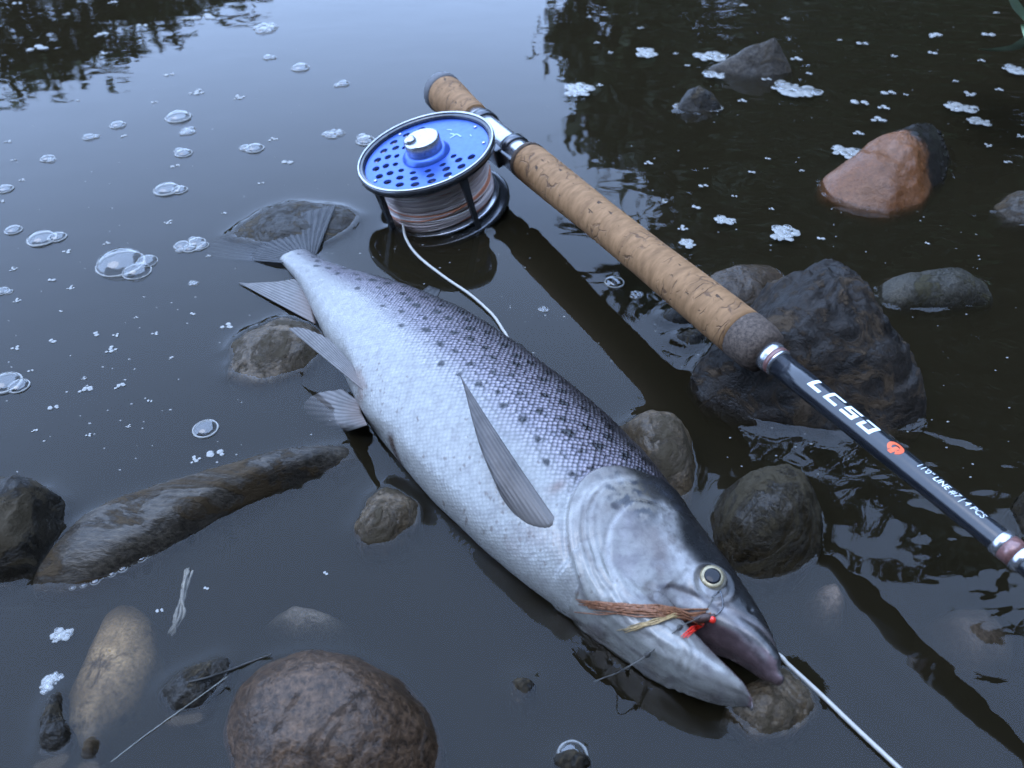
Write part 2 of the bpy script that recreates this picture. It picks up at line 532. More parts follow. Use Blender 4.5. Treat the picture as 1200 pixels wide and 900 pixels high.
# ================================================================== FISH
AX = Vector((0.60990232, -0.7924766, 0)).normalized()       # towards the snout
DO = Vector((-AX.y, AX.x, 0))                               # towards the back
H0 = Vector((0.10036, 0.14754, 0))
Z0 = ([0, .03, .08, .15, .25, .36, .40, .43, .5], [.0165, .0155, .0140, .0125, .0115, .0072, .0035, .0005, -.003])
ROLL = ([0, .1, .25, .36, .42, .5], [R(0), R(0), R(0), R(-4), R(-8), R(-8)])
def FM(x, y, z):
    a = float(np.interp(x, *ROLL))
    y2, z2 = y * math.cos(a) - z * math.sin(a), y * math.sin(a) + z * math.cos(a)
    return H0 - AX * x + DO * y2 + Vector((0, 0, z2 + float(np.interp(x, *Z0))))

TOP = ([0, .004, .012, .022, .032, .05, .071, .089, .112, .143, .18, .224, .275, .321, .35, .366, .402, .425],
       [.0085, .0130, .0180, .0228, .0265, .0325, .038, .0425, .0490, .0535, .0545, .0535, .0500, .0405, .0300, .0230, .0125, .0120])
BOT = ([0, .012, .033, .063, .095, .133, .169, .20, .23, .263, .319, .345, .373, .40, .425],
       [-.011, -.0205, -.0295, -.0355, -.0420, -.0470, -.0490, -.0490, -.0475, -.0420, -.0300, -.0250, -.0180, -.0135, -.0125])
THK = ([0, .006, .02, .035, .05, .07, .09, .14, .2, .26, .32, .37, .41, .425],
       [.0050, .0085, .0128, .0165, .0195, .0230, .0258, .0290, .0290, .0255, .0180, .0100, .0060, .0055])
MOUTH = ([0, .008, .02, .034, .045, .056], [.0045, .0050, .0025, -.004, -.012, -.030])     # lower edge of the upper jaw
JAWTOP = ([-.001, .004, .010, .022, .034, .05, .08], [-.0095, -.0080, -.0085, -.0085, -.0085, -.006, -.002])

def loft(st, n=72):
    """stations (x, ylow, yhigh, halfthick, exponent)"""
    v, f = [], []
    for x, lo, hi, b, ex in st:
        yc = lo + 0.50 * (hi - lo)
        for k in range(n):
            a = 2 * math.pi * k / n
            s_, c_ = math.sin(a), math.cos(a)
            hd = (hi - yc) if s_ > 0 else (yc - lo)
            v.append((x, yc + hd * math.copysign(abs(s_) ** ex, s_), b * math.copysign(abs(c_) ** ex, c_)))
    for i in range(len(st) - 1):
        for k in range(n):
            l = (k + 1) % n
            f.append((i * n + k, i * n + l, (i + 1) * n + l, (i + 1) * n + k))
    f.append(tuple(range(n))[::-1])
    f.append(tuple((len(st) - 1) * n + k for k in range(n)))
    return v, f

def smooth_interp(x, tab):
    return float(np.mean([np.interp(x + d, *tab) for d in (-.006, -.003, 0, .003, .006)]))

mb = MB()
st = []
for x in np.concatenate([np.linspace(0.0, .06, 40), np.linspace(.062, .425, 110)]):
    hi = smooth_interp(x, TOP) if x > .02 else float(np.interp(x, *TOP))
    bo = smooth_interp(x, BOT)
    lo = max(float(np.interp(x, *MOUTH)), bo) if x < .056 else bo
    b = smooth_interp(x, THK) if x > .01 else float(np.interp(x, *THK))
    if x < .05: b *= 0.97
    st.append((x, lo, hi, b, 0.92))
tipu = [(-.0035, .0062, .0080, .0012, 1), (-.0025, .0054, .0088, .003, 1)]
mb.add(*loft(tipu + st))
stj = []
for x in np.linspace(-.001, .085, 46):
    bo = smooth_interp(x, BOT) if x > .01 else float(np.interp(x, *BOT))
    hi = float(np.interp(x, *JAWTOP))
    b = float(np.interp(x, [-.001, .004, .012, .03, .05, .085], [.0035, .0068, .0105, .0145, .018, .0225]))
    lo = bo + 0.0008
    if x < .006: lo = max(lo, -.0135 - .6 * x)
    stj.append((x, lo, hi, b, 0.86))
mb.add(*loft([(-.003, -.0125, -.0102, .0012, 1)] + stj))
raw = mb.build('raw_fish', None)
rm = raw.modifiers.new('r', 'REMESH')
rm.mode = 'VOXEL'
rm.voxel_size = 0.00088
sm = raw.modifiers.new('s', 'SMOOTH')
sm.factor = 0.5
sm.iterations = 6
dg = bpy.context.evaluated_depsgraph_get()
fish_me = bpy.data.meshes.new_from_object(raw.evaluated_get(dg))
bpy.data.objects.remove(raw)
nv = len(fish_me.vertices)
P = np.empty(nv * 3)
fish_me.vertices.foreach_get('co', P)
P = P.reshape(-1, 3)
NRM = np.empty(nv * 3)
fish_me.vertices.foreach_get('normal', NRM)
NRM = NRM.reshape(-1, 3)
X, Y, Z = P[:, 0].copy(), P[:, 1].copy(), P[:, 2].copy()

def sstep(a, b, x):
    t = np.clip((x - a) / (b - a), 0, 1)
    return t * t * (3 - 2 * t)

def curve_dist(pts, x, y):
    """distance to a polyline and which side (positive: to the left of its direction)"""
    pts = [(float(a.x), float(a.y)) for a in spline([Vector((p[0], p[1], 0)) for p in pts], 8)]
    best = np.full(x.shape, 1e9)
    side = np.zeros(x.shape)
    for (x0, y0), (x1, y1) in zip(pts[:-1], pts[1:]):
        dx, dy = x1 - x0, y1 - y0
        t = np.clip(((x - x0) * dx + (y - y0) * dy) / (dx * dx + dy * dy), 0, 1)
        ex, ey = x - (x0 + t * dx), y - (y0 + t * dy)
        d = np.hypot(ex, ey)
        k = d < best
        best[k] = d[k]
        side[k] = np.sign(dx * ey - dy * ex)[k]
    return best, side

def vnoise(x, y, z, s, seed=0.0):
    return np.array([noise.fractal(Vector((a * s + seed, b * s, c * s)), 0.9, 2.0, 4) for a, b, c in zip(x, y, z)])

GILL = [(.096, .030), (.108, .018), (.1115, .003), (.104, -.014), (.090, -.026), (.072, -.0335), (.050, -.035), (.030, -.030)]
gd, gs = curve_dist(GILL, X, Y)
head = np.where(X < .02, 1.0, 0.0)
hside = (gs < 0)
# side test: points on the snout side of the gill curve
snout_side = np.where(gs < 0, 1.0, 0.0)
if snout_side[np.argmin(np.hypot(X - .06, Y))] < 0.5: snout_side = 1 - snout_side
sgn = np.where(snout_side > 0.5, -gd, gd)                # negative on the head
disp = np.zeros(nv)
flank = sstep(.15, .6, np.abs(NRM[:, 2]))
plate = 1 - sstep(-.0012, .0010, sgn)
disp += plate * .0016 * np.exp(np.minimum(sgn, 0) / .030) * flank
disp -= np.exp(-((sgn - .0018) / .0012) ** 2) * .0008 * flank
# soft membrane folds along the gill edge
fold = np.exp(-((sgn + .0075) / .0055) ** 2) * sstep(.115, .095, X) * sstep(.020, -.004, Y) * flank
disp += fold * .00042 * np.sin((sgn + .0012 * vnoise(X, Y, Z, 60, 5)) / .0031 * 2 * math.pi + 5 * Y * 20)
PRE = [(.080, .018), (.087, .010), (.0845, -.004), (.079, -.013), (.070, -.020), (.056, -.0245), (.04, -.025)]
pd_, ps_ = curve_dist(PRE, X, Y)
ps_ = ps_ if ps_[np.argmin(np.hypot(X - .06, Y))] < 0 else -ps_
psg = pd_ * np.where(ps_ < 0, -1, 1)
disp += (1 - sstep(-.0012, .0012, psg)) * .0010 * np.exp(np.minimum(psg, 0) / .012) * flank * sstep(.02, .035, X)
disp -= np.exp(-((psg - .0014) / .001) ** 2) * .0005 * flank
MAX = [(.050, -.0115), (.042, -.0060), (.030, .0012), (.016, .0075), (.004, .0085)]
md, ms = curve_dist(MAX, X, Y)
disp += np.exp(-(md / .0024) ** 2) * .0014 * flank * sstep(-.002, .004, X)
disp -= np.exp(-((md - .0046) / .0012) ** 2) * .0006 * flank * (X < .05)
ED = np.hypot(X - .0400, Y - .0105)
disp -= (1 - sstep(.0055, .0085, ED)) * .0018 * flank
disp += np.exp(-((ED - .0088) / .0014) ** 2) * .0006 * flank
JR = [(.062, -.028), (.040, -.0245), (.020, -.0165), (.006, -.0115)]
jd, js = curve_dist(JR, X, Y)
disp += np.exp(-(jd / .0022) ** 2) * .0007 * flank
NOSE = np.hypot(X - .0225, Y - .0150)
disp -= np.exp(-(NOSE / .0011) ** 2) * .0009 * flank
big = vnoise(X, Y, Z, 22)
disp += big * .0005
P2 = P + NRM * disp[:, None]

# colour of the skin
top = np.interp(X, *TOP)
bot = np.interp(X, *BOT)
vv = np.clip((Y - bot) / (top - bot), 0, 1)
n1 = vnoise(X, Y, Z, 70, 3)
n2 = vnoise(X, Y, Z, 260, 8)
n3 = vnoise(X, Y, Z, 30, 12)
def lerp(a, b, t): return a * (1 - t)[:, None] + np.asarray(b)[None, :] * t[:, None]
C = np.tile(np.array([.66, .70, .70]), (nv, 1))
vq = vv + 0.05 * n3
C = lerp(C, (.46, .47, .53), sstep(.30, .56, vq))
C = lerp(C, (.30, .29, .33), sstep(.52, .72, vq))
C = lerp(C, (.070, .070, .074), sstep(.70, .92, vq))
C = lerp(C, (.50, .53, .56), sstep(.33, .40, X) * sstep(.95, .6, vv) * 0.6)
# head: no scales, pearly plates, dark crown
hm = 1 - sstep(-.0010, .0008, sgn)
hm = np.maximum(hm, (X < .075) * 1.0)
crown_y = np.interp(X, [0, .02, .04, .06, .09, .11], [.0070, .0080, .0125, .0110, .0140, .0210])
Hc = np.tile(np.array([.47, .48, .48]), (nv, 1))
Hc = lerp(Hc, (.60, .63, .62), sstep(-.014, -.024, Y))
Hc = lerp(Hc, (.26, .25, .28), sstep(.0, .5, n1) * 0.65)
Hc = lerp(Hc, (.30, .26, .24), sstep(.05, .5, n3 - .3 * n2) * 0.5)
Hc = lerp(Hc, (.34, .33, .35), sstep(-.005, .016, Y + .004 * n1) * 0.6)
Hc = lerp(Hc, (.30, .25, .23), np.exp(-((X - .068) / .010) ** 2 - ((Y - .004) / .010) ** 2) * 0.6)
Hc = lerp(Hc, (.034, .036, .040), sstep(-.006, .004, Y - crown_y + .004 * n1 + .002 * n2))
Hc = lerp(Hc, (.68, .70, .70), np.exp(-(jd / .002) ** 2) * 0.7)
Hc = lerp(Hc, (.30, .27, .28), np.exp(-((md - .0048) / .0012) ** 2) * 0.6 * (X < .052))
Hc = lerp(Hc, (.16, .17, .19), np.exp(-(md / .0018) ** 2) * 0.25)
Hc = lerp(Hc, (.72, .74, .76), np.exp(-((psg - .0002) / .0011) ** 2) * 0.7 * sstep(.03, .06, X))
# grey blotches on the gill cover and one round spot
bl = np.exp(-(((X - .091) / .013) ** 2 + ((Y - .010) / .009) ** 2))
Hc = lerp(Hc, (.40, .37, .30), np.clip(bl * 1.2, 0, 1) * 0.7)
Hc = lerp(Hc, (.09, .10, .12), np.clip(bl * 1.8, 0, 1) * sstep(-.05, .2, n2 + n1 * 0.5) * sstep(-.004, .006, Y))
Hc = lerp(Hc, (.05, .045, .05), 1 - sstep(.0013, .0026, np.hypot(X - .0905, Y - .0005)))
Hc = lerp(Hc, (.66, .68, .68), np.clip(fold, 0, 1) * .6)
C = C * (1 - hm)[:, None] + Hc * hm[:, None]
# mouth lining: faces that look into the gape
lowin = (X < .045) & (Y < np.interp(X, *MOUTH) + .0030) & (Y > np.interp(X, *JAWTOP) - .0012) & (NRM[:, 1] < -.25)
upin = (X < .05) & (Y > np.interp(X, *JAWTOP) - .0030) & (Y < np.interp(X, *MOUTH) + .001) & (NRM[:, 1] > .55)
C[lowin] = np.array([.32, .24, .27]) * (1 + .3 * n2[lowin])[:, None]
C[upin] = np.array([.22, .15, .16])
# dark spots on the flank
rs = random.Random(21)
spots = []
tries = 0
while len(spots) < 105 and tries < 9000:
    tries += 1
    sx = rs.uniform(.095, .418)
    v_ = rs.uniform(.40, 1.0)
    keep = (0.12 + 0.88 * (v_ - .4) / .6) * (1.0 if sx < .26 else 0.75)
    if sx > .385: keep = .8
    elif v_ < .62 and sx > .22: keep *= .35
    if rs.random() > keep: continue
    tp, bt = np.interp(sx, *TOP), np.interp(sx, *BOT)
    sy = bt + (tp - bt) * v_
    if any(math.hypot(sx - a, sy - b) < .0098 for a, b, _, _ in spots): continue
    spots.append((sx, sy, rs.uniform(.0022, .0040) * (0.8 if v_ < .6 else 1), rs.uniform(0, 6.28)))
for sx, sy, r, ang in spots:
    k = np.where((np.abs(X - sx) < .008) & (np.abs(Y - sy) < .008) & (Z > -.005) & (hm < .5))[0]
    if not len(k): continue
    tz = 1.0
    dx, dy = X[k] - sx, (Y[k] - sy) * 1.15
    # near the back the flank turns away, so measure across the surface
    a = np.arctan2(dy, dx) + ang
    d = np.hypot(dx, dy) * (1 + .10 * np.cos(3 * a) + .14 * np.cos(2 * a + 1)) + .0007 * n2[k]
    t = 1 - sstep(r * .55, r * 1.15, d)
    C[k] = C[k] * (1 - t * .97)[:, None] + np.array([.012, .012, .016]) * (t * .97)[:, None]
# specks of silt on the pale side, a brown scar on the belly
for q in range(110):
    sx, sy = rs.gauss(.128, .030), rs.gauss(-.034, .008)
    if rs.random() < .3: sx, sy = rs.gauss(.245, .012), rs.gauss(-.037, .006)
    if rs.random() < .12: sx, sy = rs.gauss(.232, .012), rs.gauss(.047, .004)
    r = rs.uniform(.0003, .0008)
    k = np.where((np.hypot((X - sx) * .8, Y - sy) < r) & (Z > 0))[0]
    C[k] = C[k] * .45 + np.array([.14, .075, .04]) * .55
_pre = [FM(*q) for q in P2]
_bv = BVHTree.FromPolygons(_pre, [tuple(pp.vertices) for pp in fish_me.polygons])
def paint_hit(px, py):
    h_ = _bv.ray_cast(CAM, ray(px, py).normalized())[0]
    return np.array(h_) if h_ is not None else None
_pre = np.array(_pre)
h1, h2 = paint_hit(458, 516), paint_hit(468, 540)
tt = np.clip(((_pre - h1) @ (h2 - h1)) / ((h2 - h1) @ (h2 - h1)), 0, 1)
k = np.exp(-(np.linalg.norm(_pre - (h1 + tt[:, None] * (h2 - h1)), axis=1) / .0032) ** 2)
C = lerp(C, (.12, .07, .045), np.clip(k * 1.3, 0, 1) * .9)
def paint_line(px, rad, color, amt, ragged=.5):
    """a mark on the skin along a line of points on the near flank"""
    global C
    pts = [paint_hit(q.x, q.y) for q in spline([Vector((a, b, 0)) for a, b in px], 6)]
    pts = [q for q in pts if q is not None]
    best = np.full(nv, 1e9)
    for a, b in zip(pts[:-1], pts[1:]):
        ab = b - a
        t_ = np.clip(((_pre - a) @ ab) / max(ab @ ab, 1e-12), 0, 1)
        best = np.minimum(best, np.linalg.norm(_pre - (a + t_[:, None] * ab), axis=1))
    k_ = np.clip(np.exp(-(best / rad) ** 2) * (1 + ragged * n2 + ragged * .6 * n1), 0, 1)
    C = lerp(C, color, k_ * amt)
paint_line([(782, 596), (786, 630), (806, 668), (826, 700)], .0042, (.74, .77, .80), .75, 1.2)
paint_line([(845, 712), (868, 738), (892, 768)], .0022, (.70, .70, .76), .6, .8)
paint_line([(772, 688), (800, 688), (828, 705), (856, 727), (880, 752)], .0011, (.10, .09, .11), .8)
paint_line([(770, 700), (795, 706), (815, 714)], .0016, (.62, .63, .66), .5)
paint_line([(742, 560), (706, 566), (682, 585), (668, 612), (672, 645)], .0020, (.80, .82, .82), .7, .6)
paint_line([(700, 578), (685, 600), (682, 630), (696, 662), (716, 690)], .0013, (.24, .21, .19), .55, .8)
paint_line([(735, 600), (728, 636), (736, 672)], .0040, (.42, .40, .44), .45, 1.4)
paint_line([(775, 640), (770, 670), (760, 690)], .0030, (.27, .22, .20), .45, 1.6)
paint_line([(700, 726), (745, 764), (800, 800), (835, 815)], .0010, (.22, .21, .22), .55, .5)
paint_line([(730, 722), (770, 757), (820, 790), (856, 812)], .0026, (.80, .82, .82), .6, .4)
paint_line([(600, 640), (640, 625), (662, 640)], .0060, (.42, .37, .36), .4, 1.5)
paint_line([(420, 470), (424, 455), (416, 440)], .0040, (.42, .30, .25), .6, 1.2)
paint_line([(356, 345), (360, 372)], .0030, (.45, .36, .32), .5, 1.2)
paint_line([(575, 372), (600, 388), (625, 402)], .0028, (.10, .075, .05), .6, 2.0)
for q in range(26):
    a, b = rs.gauss(735, 22), rs.gauss(578, 11)
    paint_line([(a, b), (a + rs.uniform(-5, 5), b + rs.uniform(-3, 3))], rs.uniform(.0008, .0020), (.075, .085, .11), .6, 1.5)
k = np.exp(-((X - .115) / .003) ** 2 - ((Y + .012) / .005) ** 2) * (Z > 0)
C = lerp(C, (.22, .08, .03), np.clip(k, 0, 1) * .6)
C = np.clip(C * np.array([.40, .375, .345])[None, :], .003, .9)
scale_amt = sstep(.28, .62, vv) * (1 - hm) * .92 + .14 * (1 - hm)
scale_amt *= 1 - sstep(.36, .405, X) * .6
# coordinates along and around the body for the scales
gx = np.linspace(.05, .43, 400)
g = (np.interp(gx, *TOP) - np.interp(gx, *BOT)) / 2 * .62 + np.interp(gx, *THK) * .38
U = np.concatenate([[0], np.cumsum((gx[1] - gx[0]) / ((g[1:] + g[:-1]) / 2))])
ycen = (top + bot) / 2
PH = np.arctan2((Y - ycen) / ((top - bot) / 2), Z / np.interp(X, *THK))
K = 0.0425 / 0.00225
SU = np.interp(X, gx, U) * K
SV = PH * K
suv = np.stack([(SU + SV) * .7071, (SU - SV) * .7071, np.zeros(nv)], 1)

# to the world
ra = np.interp(P2[:, 0], *ROLL)
y2 = P2[:, 1] * np.cos(ra) - P2[:, 2] * np.sin(ra)
z2 = P2[:, 1] * np.sin(ra) + P2[:, 2] * np.cos(ra) + np.interp(P2[:, 0], *Z0)
WP = np.array(H0)[None, :] - np.array(AX)[None, :] * P2[:, :1] + np.array(DO)[None, :] * y2[:, None]
WP[:, 2] += z2
base = H0 - AX * .2
WP -= np.array(base)[None, :]
fish_me.vertices.foreach_set('co', WP.ravel())
fish_me.flip_normals() if False else None
ca = fish_me.color_attributes.new('skin', 'FLOAT_COLOR', 'POINT')
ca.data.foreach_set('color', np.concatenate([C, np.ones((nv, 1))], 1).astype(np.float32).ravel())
at = fish_me.attributes.new('scale_uv', 'FLOAT_VECTOR', 'POINT')
at.data.foreach_set('vector', suv.astype(np.float32).ravel())
at = fish_me.attributes.new('scale_amt', 'FLOAT', 'POINT')
at.data.foreach_set('value', scale_amt.astype(np.float32))
fish_me.update()

m, nt, p, o = new_mat('trout skin')
skin = N(nt, 'Attribute', attribute_name='skin').outputs['Color']
suvn = N(nt, 'Attribute', attribute_name='scale_uv').outputs['Vector']
samt = N(nt, 'Attribute', attribute_name='scale_amt').outputs['Fac']
vo = N(nt, 'TexVoronoi', feature='F1', voronoi_dimensions='2D')
vo.inputs['Scale'].default_value = 1
vo.inputs['Randomness'].default_value = 0.34
nt.links.new(suvn, vo.inputs['Vector'])
d = vo.outputs['Distance']
shade = ramp(nt, d, [(0.08, (1.75, 1.68, 1.80)), (0.33, (1.10, 1.04, 1.16)), (0.60, (0.09, 0.09, 0.11))])
rnd = mixc(nt, 0.30, (1, 1, 1), vo.outputs['Color'], 'MULTIPLY')
bw = N(nt, 'RGBToBW')
nt.links.new(vo.outputs['Color'], bw.inputs[0])
vary = ramp(nt, bw.outputs[0], [(0.2, (0.72, 0.72, 0.76)), (0.8, (1.15, 1.12, 1.12))])
sc_col = mixc(nt, 1.0, mixc(nt, 1.0, skin, shade, 'MULTIPLY'), vary, 'MULTIPLY')
c = mixc(nt, samt, skin, sc_col)
hn = noise_n(nt, obj_vec(nt), 230, 8, .7, .4)
hc = mixc(nt, 1.0, c, ramp(nt, hn, [(.30, (.66, .64, .66)), (.52, (1, 1, 1)), (.70, (1.22, 1.22, 1.22))]), 'MULTIPLY')
c = mixc(nt, math_n(nt, 'SUBTRACT', 1.0, samt), c, hc)
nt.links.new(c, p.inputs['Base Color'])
p.inputs['Metallic'].default_value = 0.12
nt.links.new(ramp(nt, hn, [(.3, (.40,) * 3), (.7, (.20,) * 3)]), p.inputs['Roughness'])
p.inputs['Specular IOR Level'].default_value = 0.42
p.inputs['Coat Weight'].default_value = 0.10
p.inputs['Coat Roughness'].default_value = 0.14
hgt = math_n(nt, 'MULTIPLY', math_n(nt, 'SUBTRACT', 1.0, d), samt)
b1 = bump(nt, hgt, 0.0011, None, 0.8)
b2 = bump(nt, noise_n(nt, obj_vec(nt), 420, 4), 0.00018, b1, 0.6)
nt.links.new(b2, p.inputs['Normal'])
p.inputs['Subsurface Weight'].default_value = 0.0
fish_mat = m

fish = empty('fish', base)
tag(fish, 'silver speckled trout lying on its side in the shallows with open mouth', 'fish')
body = link('body', fish_me, fish_mat, fish)
bpy.context.view_layer.update()
world_tris_cross(body)
polys = [tuple(pp.vertices) for pp in fish_me.polygons]
WP3 = [Vector(q) for q in (WP + np.array(base)[None, :])]
fish_bvh = BVHTree.FromPolygons(WP3, polys)

def on_fish(px, py, off=0.0):
    dr = ray(px, py).normalized()
    hit = fish_bvh.ray_cast(CAM, dr)
    if hit[0] is None: return None
    nn = hit[1] if hit[1].dot(dr) < 0 else -hit[1]
    return hit[0] + nn * off

def under(o, parent):
    """parent while keeping world placement (parents carry only a location)"""
    o.parent = parent
    o.matrix_parent_inverse = Matrix.Translation(-parent.location)
    return o

# eye
def disc_dome(r, h, n=32, rings=8, r0=0.0):
    prof = []
    for k in range(rings + 1):
        t = k / rings
        rr_ = r0 + (r - r0) * t
        prof.append((rr_, h * math.sqrt(max(0, 1 - (rr_ / r) ** 2 * 0.98))))
    prof.append((r, -h * 0.8))
    return lathe(prof, n)
iris_m = simple('iris', (.30, .25, .15), .28, .3, .5, 900, .45)
iris_rim = simple('eye rim', (.20, .185, .15), .22, .3, .5, 600, .2)
pupil_m = simple('pupil', (.008, .009, .012), .08, 0, .3)
ec = on_fish(834, 677)
en = ((CAM - ec).normalized() * 0.35 + Vector((0, 0, 1)) * 0.75 - DO * 0.05).normalized()
eye = pydata('eye', *disc_dome(.0062, .0022), iris_rim)
eye.matrix_world = Matrix.Translation(ec - en * .0003) @ en.to_track_quat('Z', 'Y').to_matrix().to_4x4()
em = eye.matrix_world.copy()
eye.parent = fish
eye.matrix_parent_inverse = Matrix.Translation(-fish.location)
ir = pydata('iris', *disc_dome(.0050, .0011), iris_m, eye)
ir.location = (0, 0, .0016)
pu = pydata('pupil', *disc_dome(.0035, .0009), pupil_m, eye)
pu.location = (.0002, 0, .0025)

# fins
def fin_mat(name, a, b, alpha, rootc=None):
    m, nt, p, o = new_mat(name)
    n = noise_n(nt, obj_vec(nt), 150, 5)
    at_ = N(nt, 'Attribute', attribute_name='ray').outputs['Fac']
    c = ramp(nt, n, [(0.3, a), (0.7, b)])
    c = mixc(nt, math_n(nt, 'MULTIPLY', at_, .55), c, tuple(x * .45 for x in a))
    if rootc:
        al_ = N(nt, 'Attribute', attribute_name='along').outputs['Fac']
        c = mixc(nt, ramp(nt, al_, [(.04, (1, 1, 1)), (.38, (0, 0, 0))]), c, rootc)
    nt.links.new(c, p.inputs['Base Color'])
    p.inputs['Roughness'].default_value = .3
    tr = N(nt, 'BsdfTransparent')
    mx = N(nt, 'MixShader')
    al = math_n(nt, 'MULTIPLY_ADD', at_, -0.25, alpha + .25)
    al = math_n(nt, 'MINIMUM', al, 1.0)
    nt.links.new(al, mx.inputs[0])
    nt.links.new(tr.outputs[0], mx.inputs[1])
    tl = N(nt, 'BsdfTranslucent')
    nt.links.new(c, tl.inputs[0])
    m2 = N(nt, 'MixShader')
    m2.inputs[0].default_value = .38
    nt.links.new(p.outputs[0], m2.inputs[1])
    nt.links.new(tl.outputs[0], m2.inputs[2])
    nt.links.new(m2.outputs[0], mx.inputs[2])
    nt.links.new(mx.outputs[0], o.inputs[0])
    return m

def fin(name, mat, root, tip, nray=14, ns=26, thick=.0005, corr=.00035, bulge=0.0, lift=0.0):
    root, tip = spline(root, 10), spline(tip, 10)
    def at_(c, t):
        k = t * (len(c) - 1)
        i = min(int(k), len(c) - 2)
        return c[i].lerp(c[i + 1], k - i)
    nu = nray * 6
    top_, ray_ = [], []
    for j in range(ns + 1):
        s_ = j / ns
        for i in range(nu + 1):
            u = i / nu
            a, b = at_(root, u), at_(tip, u)
            q = a.lerp(b, s_)
            top_.append(q)
            ray_.append(0.5 - 0.5 * math.cos(2 * math.pi * u * nray + 0.6 * math.sin(s_ * 5)))
    nrm = (at_(root, 1) - at_(root, 0)).cross(at_(tip, .5) - at_(root, .5)).normalized()
    if nrm.z < 0: nrm = -nrm
    v = []
    for sgn_ in (1, -1):
        for idx, q in enumerate(top_):
            s_ = (idx // (nu + 1)) / ns
            u = (idx % (nu + 1)) / nu
            edge = min(1, 6 * min(u, 1 - u, (1 - s_) * 1.5 + .02))
            th = thick * (1 - .75 * s_) * (.25 + .75 * edge)
            v.append(q + nrm * (sgn_ * th + corr * ray_[idx] * (1 - .3 * s_) + bulge * math.sin(u * math.pi) * s_ + lift * math.sin(math.pi * s_) ** .7))
    f = []
    w = nu + 1
    o2 = len(top_)
    for j in range(ns):
        for i in range(nu):
            a = j * w + i
            f.append((a, a + 1, a + w + 1, a + w))
            f.append((o2 + a + w, o2 + a + w + 1, o2 + a + 1, o2 + a))
    rim = [i for i in range(w)] + [j * w + nu for j in range(1, ns + 1)] + [ns * w + i for i in range(nu - 1, -1, -1)] + [j * w for j in range(ns - 1, 0, -1)]
    for a, b in zip(rim, rim[1:] + rim[:1]): f.append((a, b, b + o2, a + o2)[::-1])
    o = pydata(name, v, f, mat)
    t = o.data.attributes.new('ray', 'FLOAT', 'POINT')
    t.data.foreach_set('value', [1 - r for r in ray_] * 2)
    t = o.data.attributes.new('along', 'FLOAT', 'POINT')
    t.data.foreach_set('value', [(k_ // (nu + 1)) / ns for k_ in range(len(top_))] * 2)
    bm = bmesh.new()
    bm.from_mesh(o.data)
    bmesh.ops.recalc_face_normals(bm, faces=bm.faces)
    bm.to_mesh(o.data)
    bm.free()
    return under(o, fish)

finm = fin_mat('pale fin', (.20, .19, .18), (.30, .28, .27), .86, (.26, .21, .185))
pecm = fin_mat('pectoral fin', (.115, .105, .10), (.20, .18, .17), .97, (.24, .22, .205))
darkfin = fin_mat('dark fin', (.05, .05, .05), (.10, .10, .10), .92)
tailm = fin_mat('tail fin', (.05, .052, .055), (.095, .095, .098), .62)

def of(px, py, off=0.0, h=.03):
    q = on_fish(px, py, off)
    return q if q is not None else W(px, py, h)
fin('pectoral_fin', pecm, [of(656, 612, -.0016), of(642, 618, -.0014), of(622, 615, -.0014), of(604, 604, -.0012)],
    [of(544, 464, .017), of(551, 480, .015), of(560, 508, .012), of(570, 538, .008), of(584, 572, .002)], 9, 40, .0013, .00014, lift=.0042)
fin('pelvic_fin', finm, [of(432, 465, -.002), of(425, 452, -.003), of(419, 438, -.002)],
    [W(338, 385, .024), W(350, 384, .026), W(368, 389, .026), W(388, 400, .025), W(406, 420, .022)], 11, 30, .0006)
fin('pelvic_fin', finm, [of(430, 498, -.003), W(424, 485, .006), W(420, 470, .008)],
    [W(402, 508, -.010), W(376, 498, -.011), W(356, 478, -.008), W(370, 462, -.001), W(402, 456, .004)], 11, 26, .0005)
fin('anal_fin', finm, [W(370, 380, .002), W(366, 362, .003), W(362, 346, .004), W(360, 336, .004)],
    [W(279, 331, .0010), W(290, 332, .0015), W(306, 331, .002), W(326, 330, .003), W(345, 327, .005)], 11, 30, .0006)
fin('dorsal_fin', darkfin, [FM(.250, .046, -.004), FM(.225, .048, -.004), FM(.190, .049, -.004)],
    [FM(.262, .060, -.012), FM(.246, .0665, -.010), FM(.232, .0660, -.010), FM(.200, .056, -.012)], 11, 20, .0006)
fin('adipose_fin', darkfin, [FM(.318, .036, .002), FM(.302, .042, .002)], [FM(.325, .052, .002), FM(.315, .055, .002)], 3, 10, .0009, .0001)
fin('tail_fin', tailm, [FM(.416, -.0125, .001), FM(.420, -.004, .001), FM(.420, .005, .001), FM(.416, .0125, .001)],
    [W(240, 302, -.008), W(246, 288, -.006), W(268, 276, -.003), W(300, 264, .001), W(335, 254, .005), W(366, 246, .008), W(394, 241, .009)], 18, 34, .0006, .0004)

# ================================================================== ROD
ROD_A = W(620, 190, .0376)
ROD_B = W(1185, 645, .0465)
RD = (ROD_B - ROD_A).normalized()
def rod_k(px, py):
    """how far along the rod a pixel lies"""
    best = min((abs(complex(*proj(ROD_A + RD * (i * .0005))) - complex(px, py)), i * .0005) for i in range(-400, 1000))
    return best[1]
rod = empty('fly_rod', ROD_A)
tag(rod, 'fly rod with cork grips and lettered black blank resting on stones', 'fishing rod')
# local frame: x along the rod, z up
rx = RD
rz = (Vector((0, 0, 1)) - rx * rx.z).normalized()
ry = rz.cross(rx)
ROT = Matrix((rx, ry, rz)).transposed().to_4x4()
rod.matrix_world = Matrix.Translation(ROD_A) @ ROT

def rod_part(name, profile, mat, n=40, close=False, parent=rod):
    """profile [(k, r)] turned about the rod axis"""
    v, f = lathe([(r, k) for k, r in profile], n, close)
    v = [(z, x, y) for x, y, z in v]
    return pydata(name, v, f, mat, parent)

